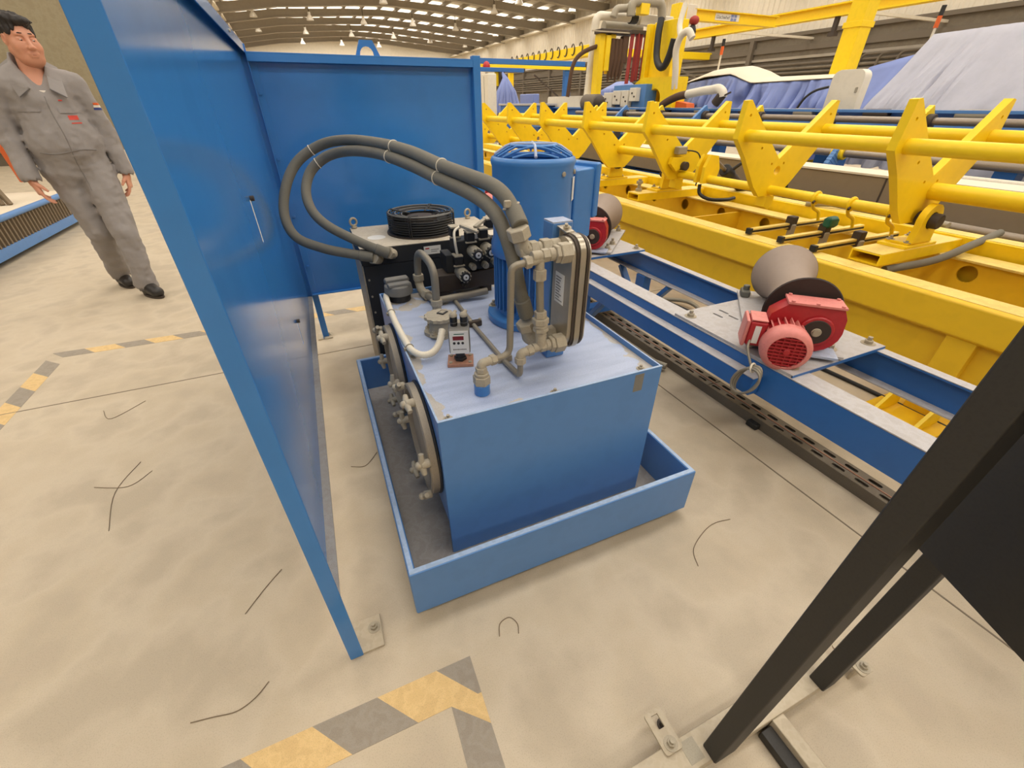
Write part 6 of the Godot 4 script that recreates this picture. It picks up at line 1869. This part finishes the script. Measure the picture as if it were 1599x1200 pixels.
# a patch of cloth or print laid on a field's surface: corner o, sides u and v, looked at along dir
func patch_on(f: Field, o: Vector3, u: Vector3, v: Vector3, dir: Vector3, lift: float, n := 8) -> MB:
	var m := mb()
	var g := []
	for i in n + 1:
		var row := []
		for j in n + 1:
			var p := o + u * (float(i) / n) + v * (float(j) / n)
			var q := f.hit(p, dir)
			row.append([q - dir * lift, f.grad(q)])
		g.append(row)
	for i in n:
		for j in n:
			m.sq(g[i][j][0], g[i + 1][j][0], g[i + 1][j + 1][0], g[i][j + 1][0], g[i][j][1], g[i + 1][j][1], g[i + 1][j + 1][1], g[i][j + 1][1])
	for i in n:
		for e in [0, n]:
			var a: Vector3 = g[i][e][0]
			var b: Vector3 = g[i + 1][e][0]
			m.quad(a, b, b + dir * lift * 1.6, a + dir * lift * 1.6, v.normalized() * (1.0 if e else -1.0))
			a = g[e][i][0]
			b = g[e][i + 1][0]
			m.quad(a, b, b + dir * lift * 1.6, a + dir * lift * 1.6, u.normalized() * (1.0 if e else -1.0))
	return m

func person() -> void:
	mat("coverall_grey", Color8(150, 144, 141), 0.85, 0.0, M.tex_grain, 9.0)
	fine(M.coverall_grey, M.tex_speck, 22.0)
	M.coverall_grey.rim_enabled = true
	M.coverall_grey.rim = 0.25
	mat("seam_grey", Color8(122, 117, 114), 0.85)
	var sk := mat("skin", Color8(206, 146, 118), 0.5, 0.0, M.tex_soft, 14.0)
	sk.subsurf_scatter_enabled = true
	sk.subsurf_scatter_strength = 0.12
	mat("hair_dark", Color8(34, 27, 24), 0.6, 0.0, M.tex_grain, 16.0)
	mat("lip", Color8(166, 98, 84), 0.5)
	mat("eye_white", Color8(214, 204, 196), 0.3)
	mat("eye_dark", Color8(48, 36, 30), 0.3)
	mat("shirt_white", Color8(226, 218, 206), 0.85)
	mat("boot_black", Color8(40, 36, 34), 0.45)
	mat("emblem_red", Color8(196, 66, 52), 0.7)
	mat("patch_blue", Color8(52, 66, 130), 0.7)

	# the man's own axes: x to the photo's right, z towards the camera
	var B := Basis(V(0.945, 0, -0.327), V(0, 1, 0), V(0.327, 0, 0.945))
	FR = Transform3D(B, V(-1.594, 0, -4.535))
	var t := thing("person", "man in grey coveralls walking past the left blue screen, glancing to his left", "person", Vector3.ZERO)

	# joints: s = photo right side (his left), o = photo left side
	var hip := V(0.0, 0.96, 0.0)
	var hs := V(0.095, 0.93, 0.02)
	var ho := V(-0.095, 0.93, -0.02)
	var ks := V(0.09, 0.5, 0.17)
	var ko := V(-0.06, 0.5, 0.02)
	var as_ := V(0.065, 0.1, 0.19)
	var ao := V(-0.07, 0.12, -0.27)
	var ss := V(0.2, 1.475, -0.02)
	var so := V(-0.2, 1.475, 0.02)
	var es := V(0.262, 1.19, -0.03)
	var eo := V(-0.265, 1.19, 0.0)
	var ws := V(0.262, 0.9, 0.03)
	var wo := V(-0.27, 0.91, 0.1)
	var nk := V(0.01, 1.54, -0.01)
	var hc := V(0.04, 1.708, 0.02)
	var yaw := Basis(Vector3.UP, 0.36) * Basis(V(1, 0, 0), 0.1)   # head turned to the photo's right and a little down

	# body under the clothes, with neck; hands and head get finer grids of their own
	var f := Field.new(V(-0.42, 0.0, -0.42), V(0.42, 1.66, 0.42), 0.014)
	f.cap(V(0, 1.0, 0), V(0, 1.40, -0.01), 0.115, 0.115, 0.03, false, V(1.15, 1, 0.85))
	f.cap(ss, so, 0.045, 0.045, 0.02)
	f.cap(nk - V(0, 0.06, 0), hc - V(0.01, 0.06, 0.02), 0.064, 0.058, 0.04)
	for q in [[hs, ks, as_], [ho, ko, ao]]:
		f.cap(q[0], q[1], 0.08, 0.052, 0.04)
		f.cap(q[1], q[2], 0.05, 0.038, 0.03)
	for q in [[ss, es, ws], [so, eo, wo]]:
		f.cap(q[0], q[1], 0.048, 0.038, 0.03)
		f.cap(q[1], q[2], 0.038, 0.026, 0.02)
	var body := mb()
	f.mesh_into(body)
	# head
	var h := Field.new(hc - V(0.15, 0.2, 0.15), hc + V(0.15, 0.16, 0.16), 0.0034)
	var H := func(x: float, y: float, z: float) -> Vector3: return hc + yaw * V(x, y, z)
	h.ell(H.call(0, 0.03, -0.015), V(0.076, 0.095, 0.096), 0.02, false, yaw)
	h.ell(H.call(0, -0.035, 0.02), V(0.069, 0.088, 0.074), 0.03, false, yaw)
	h.cap(H.call(-0.03, -0.095, 0.05), H.call(0.03, -0.095, 0.05), 0.026, 0.026, 0.03)          # chin
	h.cap(H.call(-0.055, -0.06, -0.01), H.call(-0.03, -0.09, 0.045), 0.024, 0.022, 0.03)        # jaw
	h.cap(H.call(0.055, -0.06, -0.01), H.call(0.03, -0.09, 0.045), 0.024, 0.022, 0.03)
	h.ell(H.call(0, -0.112, 0.02), V(0.05, 0.028, 0.05), 0.03, false, yaw)                      # soft under the chin
	h.cap(H.call(0.01, -0.15, -0.03), H.call(0, -0.06, -0.02), 0.062, 0.058, 0.03)              # neck
	h.cap(H.call(-0.04, 0.03, 0.072), H.call(0.04, 0.03, 0.072), 0.012, 0.012, 0.014)           # brow
	for s in [-1.0, 1.0]:
		h.ell(H.call(s * 0.032, 0.008, 0.084), V(0.021, 0.013, 0.016), 0.012, true, yaw)        # eye sockets
		h.ell(H.call(s * 0.032, 0.008, 0.07), V(0.018, 0.013, 0.014), 0.006, false, yaw)        # lids
		h.ell(H.call(s * 0.042, -0.035, 0.056), V(0.03, 0.034, 0.026), 0.025, false, yaw)        # cheeks
		h.ell(H.call(s * 0.078, -0.002, -0.012), V(0.01, 0.034, 0.022), 0.008, false, yaw)      # ears
		h.ell(H.call(s * 0.085, 0.0, -0.008), V(0.006, 0.02, 0.011), 0.005, true, yaw)
		h.ell(H.call(s * 0.013, -0.036, 0.098), V(0.011, 0.009, 0.012), 0.008, false, yaw)      # nostrils
	h.cap(H.call(0, 0.024, 0.08), H.call(0, -0.032, 0.106), 0.009, 0.0125, 0.012)               # nose
	h.cap(H.call(-0.018, -0.067, 0.085), H.call(0.018, -0.067, 0.085), 0.009, 0.009, 0.01)      # upper lip
	h.cap(H.call(-0.014, -0.08, 0.083), H.call(0.014, -0.08, 0.083), 0.0085, 0.0085, 0.01)      # lower lip
	h.cap(H.call(-0.022, -0.0735, 0.098), H.call(0.022, -0.0735, 0.098), 0.003, 0.003, 0.004, true)
	for s in [-1.0, 1.0]:
		h.cap(H.call(s * 0.021, -0.034, 0.101), H.call(s * 0.034, -0.064, 0.088), 0.002, 0.002, 0.006, true)
	h.mesh_into(body)
	# hands: palm, thumb and four curled fingers each
	for s in [1.0, -1.0]:
		var w: Vector3 = ws if s > 0 else wo
		var dn: Vector3 = V(-0.1 * s, -1.0, 0.16).normalized()
		var fw: Vector3 = V(-0.25 * s, 0.1, 1.0)
		fw = (fw - dn * fw.dot(dn)).normalized()          # across the palm, thumb side to the front
		var pm: Vector3 = dn.cross(fw) * s                        # back of the hand, away from the body
		if pm.x * s < 0:
			pm = -pm
		var g := Field.new(w + dn * 0.1 - V(0.09, 0.13, 0.09), w + dn * 0.1 + V(0.09, 0.13, 0.09), 0.003)
		g.cap(w - dn * 0.02, w + dn * 0.02, 0.026, 0.025, 0.01)
		for i in 4:
			var a: Vector3 = fw * (0.027 - 0.018 * i)
			g.cap(w + dn * 0.015 + a * 0.6, w + dn * 0.085 + a, 0.016, 0.0125, 0.012)
		for i in 4:
			var a: Vector3 = fw * (0.029 - 0.0192 * i)
			var l: float = [0.9, 1.0, 0.94, 0.74][i]
			var cu: float = [0.35, 0.5, 0.6, 0.7][i]
			var p0: Vector3 = w + dn * (0.086 - 0.002 * i * i) + a
			var p1: Vector3 = p0 + (dn - pm * cu * 0.6).normalized() * 0.042 * l
			var p2: Vector3 = p1 + (dn - pm * cu * 1.6).normalized() * 0.028 * l
			var p3: Vector3 = p2 + (dn - pm * cu * 2.6).normalized() * 0.02 * l
			g.cap(p0, p1, 0.0098, 0.009, 0.004)
			g.cap(p1, p2, 0.009, 0.0082, 0.003)
			g.cap(p2, p3, 0.0082, 0.0068, 0.003)
		var t0: Vector3 = w + dn * 0.028 + fw * 0.024 - pm * 0.006
		var t1: Vector3 = t0 + (dn + fw * 0.9 - pm * 0.5).normalized() * 0.038
		var t2: Vector3 = t1 + (dn + fw * 0.3 - pm * 0.5).normalized() * 0.03
		g.cap(t0, t1, 0.0145, 0.0108, 0.01)
		g.cap(t1, t2, 0.0108, 0.008, 0.004)
		g.mesh_into(body)
	part("body", body, M.skin, t)

	# coveralls
	var q := Field.new(V(-0.46, 0.0, -0.46), V(0.46, 1.64, 0.46), 0.0125)
	q.cap(V(0, 1.12, 0.01), V(0, 1.38, 0.0), 0.166, 0.158, 0.05, false, V(1.18, 1, 0.86))       # trunk
	q.ell(V(0.0, 1.13, 0.035), V(0.19, 0.18, 0.15), 0.06)                                    # belly
	q.cap(V(-0.06, 0.96, 0.0), V(0.06, 0.96, 0.0), 0.138, 0.138, 0.05, false, V(1, 1, 0.95))   # hips
	q.cap(so + V(0.03, -0.005, 0), ss - V(0.03, 0.005, 0), 0.07, 0.07, 0.06)
	q.cap(nk + V(-0.1, -0.03, -0.01), nk + V(0.09, -0.03, -0.01), 0.062, 0.062, 0.06)
	q.cap(nk + V(-0.005, -0.01, -0.03), nk + V(-0.0, 0.045, -0.035), 0.095, 0.086, 0.03)
	q.cap(ss, es, 0.07, 0.064, 0.03)
	q.cap(es, ws + V(0, 0.015, 0), 0.062, 0.052, 0.02)
	q.cap(so, eo, 0.07, 0.064, 0.03)
	q.cap(eo, wo + V(0, 0.015, 0), 0.062, 0.052, 0.02)
	q.cap(hs, ks, 0.112, 0.084, 0.03)
	q.cap(ks, as_ + V(0, -0.02, 0), 0.082, 0.075, 0.02)
	q.cap(ho, ko, 0.112, 0.084, 0.03)
	q.cap(ko, ao + V(0, -0.02, 0), 0.082, 0.075, 0.02)
	var nz := FastNoiseLite.new()
	nz.seed = 11
	nz.frequency = 1.0
	nz.fractal_octaves = 3
	q.crease(nz, 0.018, V(7.0, 4.0, 7.0))
	nz.seed = 23
	nz.fractal_octaves = 2
	q.crease(nz, 0.006, V(12.0, 18.0, 12.0))
	# open cuffs and neckline
	q.cap(ws - V(0, 0.1, 0), ws + V(0, -0.02, 0), 0.07, 0.046, 0.006, true)
	q.cap(wo - V(0, 0.1, 0), wo + V(0, -0.02, 0), 0.07, 0.046, 0.006, true)
	q.cap(as_ - V(0, 0.14, 0), as_ + V(0, -0.06, 0.0), 0.12, 0.066, 0.004, true)
	q.cap(ao - V(0, 0.14, 0), ao + V(0, -0.06, 0.0), 0.12, 0.066, 0.004, true)
	q.cap(nk + V(0.01, 0.05, 0.08), nk + V(0.02, -0.17, 0.19), 0.078, 0.028, 0.01, true)
	q.cap(nk + V(0.01, 0.02, 0.01), nk + V(0.012, 0.12, 0.015), 0.068, 0.082, 0.006, true)
	var cm := mb()
	q.mesh_into(cm)
	var cov := part("coverall", cm, M.coverall_grey, t, "worn grey one-piece coverall")
	# collar flaps, front placket, waist seam, pocket flaps
	var zd := V(0, 0, -1)
	var front := func(x: float, y: float) -> Vector3: return q.hit(V(x, y, 0.4), zd)
	for s in [-1.0, 1.0]:
		var pts := []
		for k in 6:
			var a := k / 5.0
			pts.append(V(s * lerpf(0.088, 0.05, a) + 0.012, lerpf(1.61, 1.445, a), lerpf(-0.05, 0.13, a) + 0.02 * sin(PI * a)))
		var m := mb()
		for k in 5:
			var n0 := V(s, 0.6, 0.5).normalized()
			var w0 := V(s * 0.07, -0.05, 0.03) * lerpf(0.8, 1.0, k / 5.0)
			var w1 := V(s * 0.07, -0.05, 0.03) * lerpf(0.8, 1.0, (k + 1) / 5.0)
			m.sq(pts[k], pts[k + 1], pts[k + 1] + w1, pts[k] + w0, n0, n0, n0, n0)
			m.sq(pts[k] - n0 * 0.006, pts[k + 1] - n0 * 0.006, pts[k + 1] + w1 - n0 * 0.006, pts[k] + w0 - n0 * 0.006, -n0, -n0, -n0, -n0)
			m.quad(pts[k] + w0, pts[k + 1] + w1, pts[k + 1] + w1 - n0 * 0.006, pts[k] + w0 - n0 * 0.006, V(s, -0.5, 0).normalized())
			m.quad(pts[k], pts[k + 1], pts[k + 1] - n0 * 0.006, pts[k] - n0 * 0.006, V(-s, 0.5, 0).normalized())
		part("collar", m, M.coverall_grey, cov)
	var pl := []
	for i in 30:
		pl.append(front.call(0.015 - 0.004 * sin(i * 0.4), 1.4 - i * 0.02) as Vector3 + V(0, 0, 0.0))
	part("placket_seam", mb().tube(pl, 0.0035, 6), M.seam_grey, cov)
	var wl := []
	for i in 25:
		wl.append(front.call(-0.15 + i * 0.0125, 1.075 - 0.01 * sin(i * 0.26)) as Vector3)
	part("waist_seam", mb().tube(wl, 0.0045, 6), M.seam_grey, cov)
	part("pocket_flap", patch_on(q, V(0.05, 1.305, 0.4), V(0.12, 0.0, 0), V(0, 0.03, 0), zd, 0.006), M.coverall_grey, cov)
	part("pocket_flap", patch_on(q, V(-0.16, 1.315, 0.4), V(0.12, 0.0, 0), V(0, 0.028, 0), zd, 0.006), M.coverall_grey, cov)
	part("chest_emblem", patch_on(q, V(0.085, 1.265, 0.4), V(0.052, 0, 0), V(0, 0.026, 0), zd, 0.003, 6), M.emblem_red, cov, "small red emblem")
	part("chest_emblem", patch_on(q, V(0.088, 1.242, 0.4), V(0.056, 0, 0), V(0, 0.007, 0), zd, 0.003, 6), M.emblem_red, cov)
	part("chest_emblem", patch_on(q, V(0.075, 1.375, 0.4), V(0.02, 0, 0), V(0, 0.008, 0), zd, 0.003, 4), M.emblem_red, cov)
	var sd := V(-0.9, 0, -0.45).normalized()
	for i in 3:
		part("sleeve_patch", patch_on(q, V(0.5, 1.352 - i * 0.015, 0.11), V(-0.03, 0, 0.045), V(0, 0.014, 0), sd, 0.003, 5), [M.orange_paint, M.shirt_white, M.patch_blue][i], cov, ["orange stripe of the arm patch", "white stripe of the arm patch", "blue stripe of the arm patch"][i])
	part("undershirt", patch_on(f, V(-0.04, 1.34, 0.3), V(0.1, 0, 0), V(0, 0.095, 0), zd, 0.02, 8), M.shirt_white, t, "white undershirt")
	# hair: a shell over the skull, swept to one side
	var hr := Field.new(hc - V(0.14, 0.1, 0.15), hc + V(0.14, 0.17, 0.15), 0.0045)
	hr.ell(H.call(0, 0.042, -0.02), V(0.084, 0.1, 0.101), 0.01, false, yaw)
	hr.ell(H.call(0.012, 0.098, 0.045), V(0.066, 0.026, 0.046), 0.02, false, yaw)
	hr.ell(H.call(-0.025, 0.108, 0.0), V(0.06, 0.03, 0.07), 0.02, false, yaw)
	hr.ell(H.call(0, -0.03, 0.1), V(0.074, 0.115, 0.085), 0.012, true, yaw)
	hr.ell(H.call(0.0, -0.1, 0.02), V(0.1, 0.1, 0.1), 0.012, true, yaw)
	for s in [-1.0, 1.0]:
		hr.ell(H.call(s * 0.085, -0.01, 0.02), V(0.02, 0.05, 0.045), 0.008, true, yaw)
	nz.seed = 5
	hr.crease(nz, 0.012, V(28, 9, 28), 0.03)
	var hm := mb()
	hr.mesh_into(hm)
	part("hair", hm, M.hair_dark, t, "short dark hair swept to the side")
	for s in [-1.0, 1.0]:
		part("eyebrow", mb().tube([H.call(s * 0.015, 0.038, 0.088), H.call(s * 0.032, 0.039, 0.085), H.call(s * 0.05, 0.03, 0.072)], [0.002, 0.003, 0.0015], 6), M.hair_dark, t)
		part("eye", mb().ball(H.call(s * 0.032, 0.004, 0.0775), 0.0085, 12, 0.5), M.eye_white, t)
		part("iris", mb().ball(H.call(s * 0.032 + 0.002, 0.0015, 0.0835), 0.0042, 10, 0.8), M.eye_dark, t)
	part("mouth", mb().tube([H.call(-0.022, -0.0745, 0.085), H.call(-0.008, -0.0725, 0.0925), H.call(0.008, -0.0725, 0.0925), H.call(0.022, -0.0745, 0.085)], [0.001, 0.0022, 0.0022, 0.001], 6), M.lip, t)
	# shoes
	for s in 2:
		var a: Vector3 = [as_, ao][s]
		var d: Vector3 = [V(0.3, 0, 0.95), V(0.2, 0, 0.98)][s].normalized()
		var lift := 0.0
		var sf := Field.new(V(a.x - 0.22, 0.0, a.z - 0.22), V(a.x + 0.22, 0.17, a.z + 0.26), 0.0065)
		var r := V(d.z, 0, -d.x)
		var g := V(a.x, lift, a.z)
		sf.cap(g + V(0, 0.13, 0), g + V(0, 0.06, 0), 0.045, 0.05, 0.02)
		sf.cap(g + V(0, 0.045, 0) - d * 0.045, g + V(0, 0.045, 0) + d * 0.13, 0.045, 0.043, 0.03, false, V(1, 0.95, 1))
		sf.cap(g + V(0, 0.085, 0) + d * 0.02, g + V(0, 0.05, 0) + d * 0.12, 0.04, 0.035, 0.03)
		sf.plane_cut(V(0, 0.012, 0), V(0, -1, 0))
		var sm := mb()
		sf.mesh_into(sm)
		var sh := part("shoe", sm, M.boot_black, t)
		var so_ := []
		for i in 28:
			var an := TAU * i / 28
			var p := g + d * (0.043 + cos(an) * 0.138) + r * sin(an) * (0.05 - 0.004 * cos(an))
			so_.append(Vector2(p.x, -p.z))
		part("sole", mb().prism(so_, 0.001, 0.018, Transform3D(Basis(V(1, 0, 0), V(0, 0, -1), V(0, 1, 0)), Vector3.ZERO), [], true), M.dark_steel, sh)
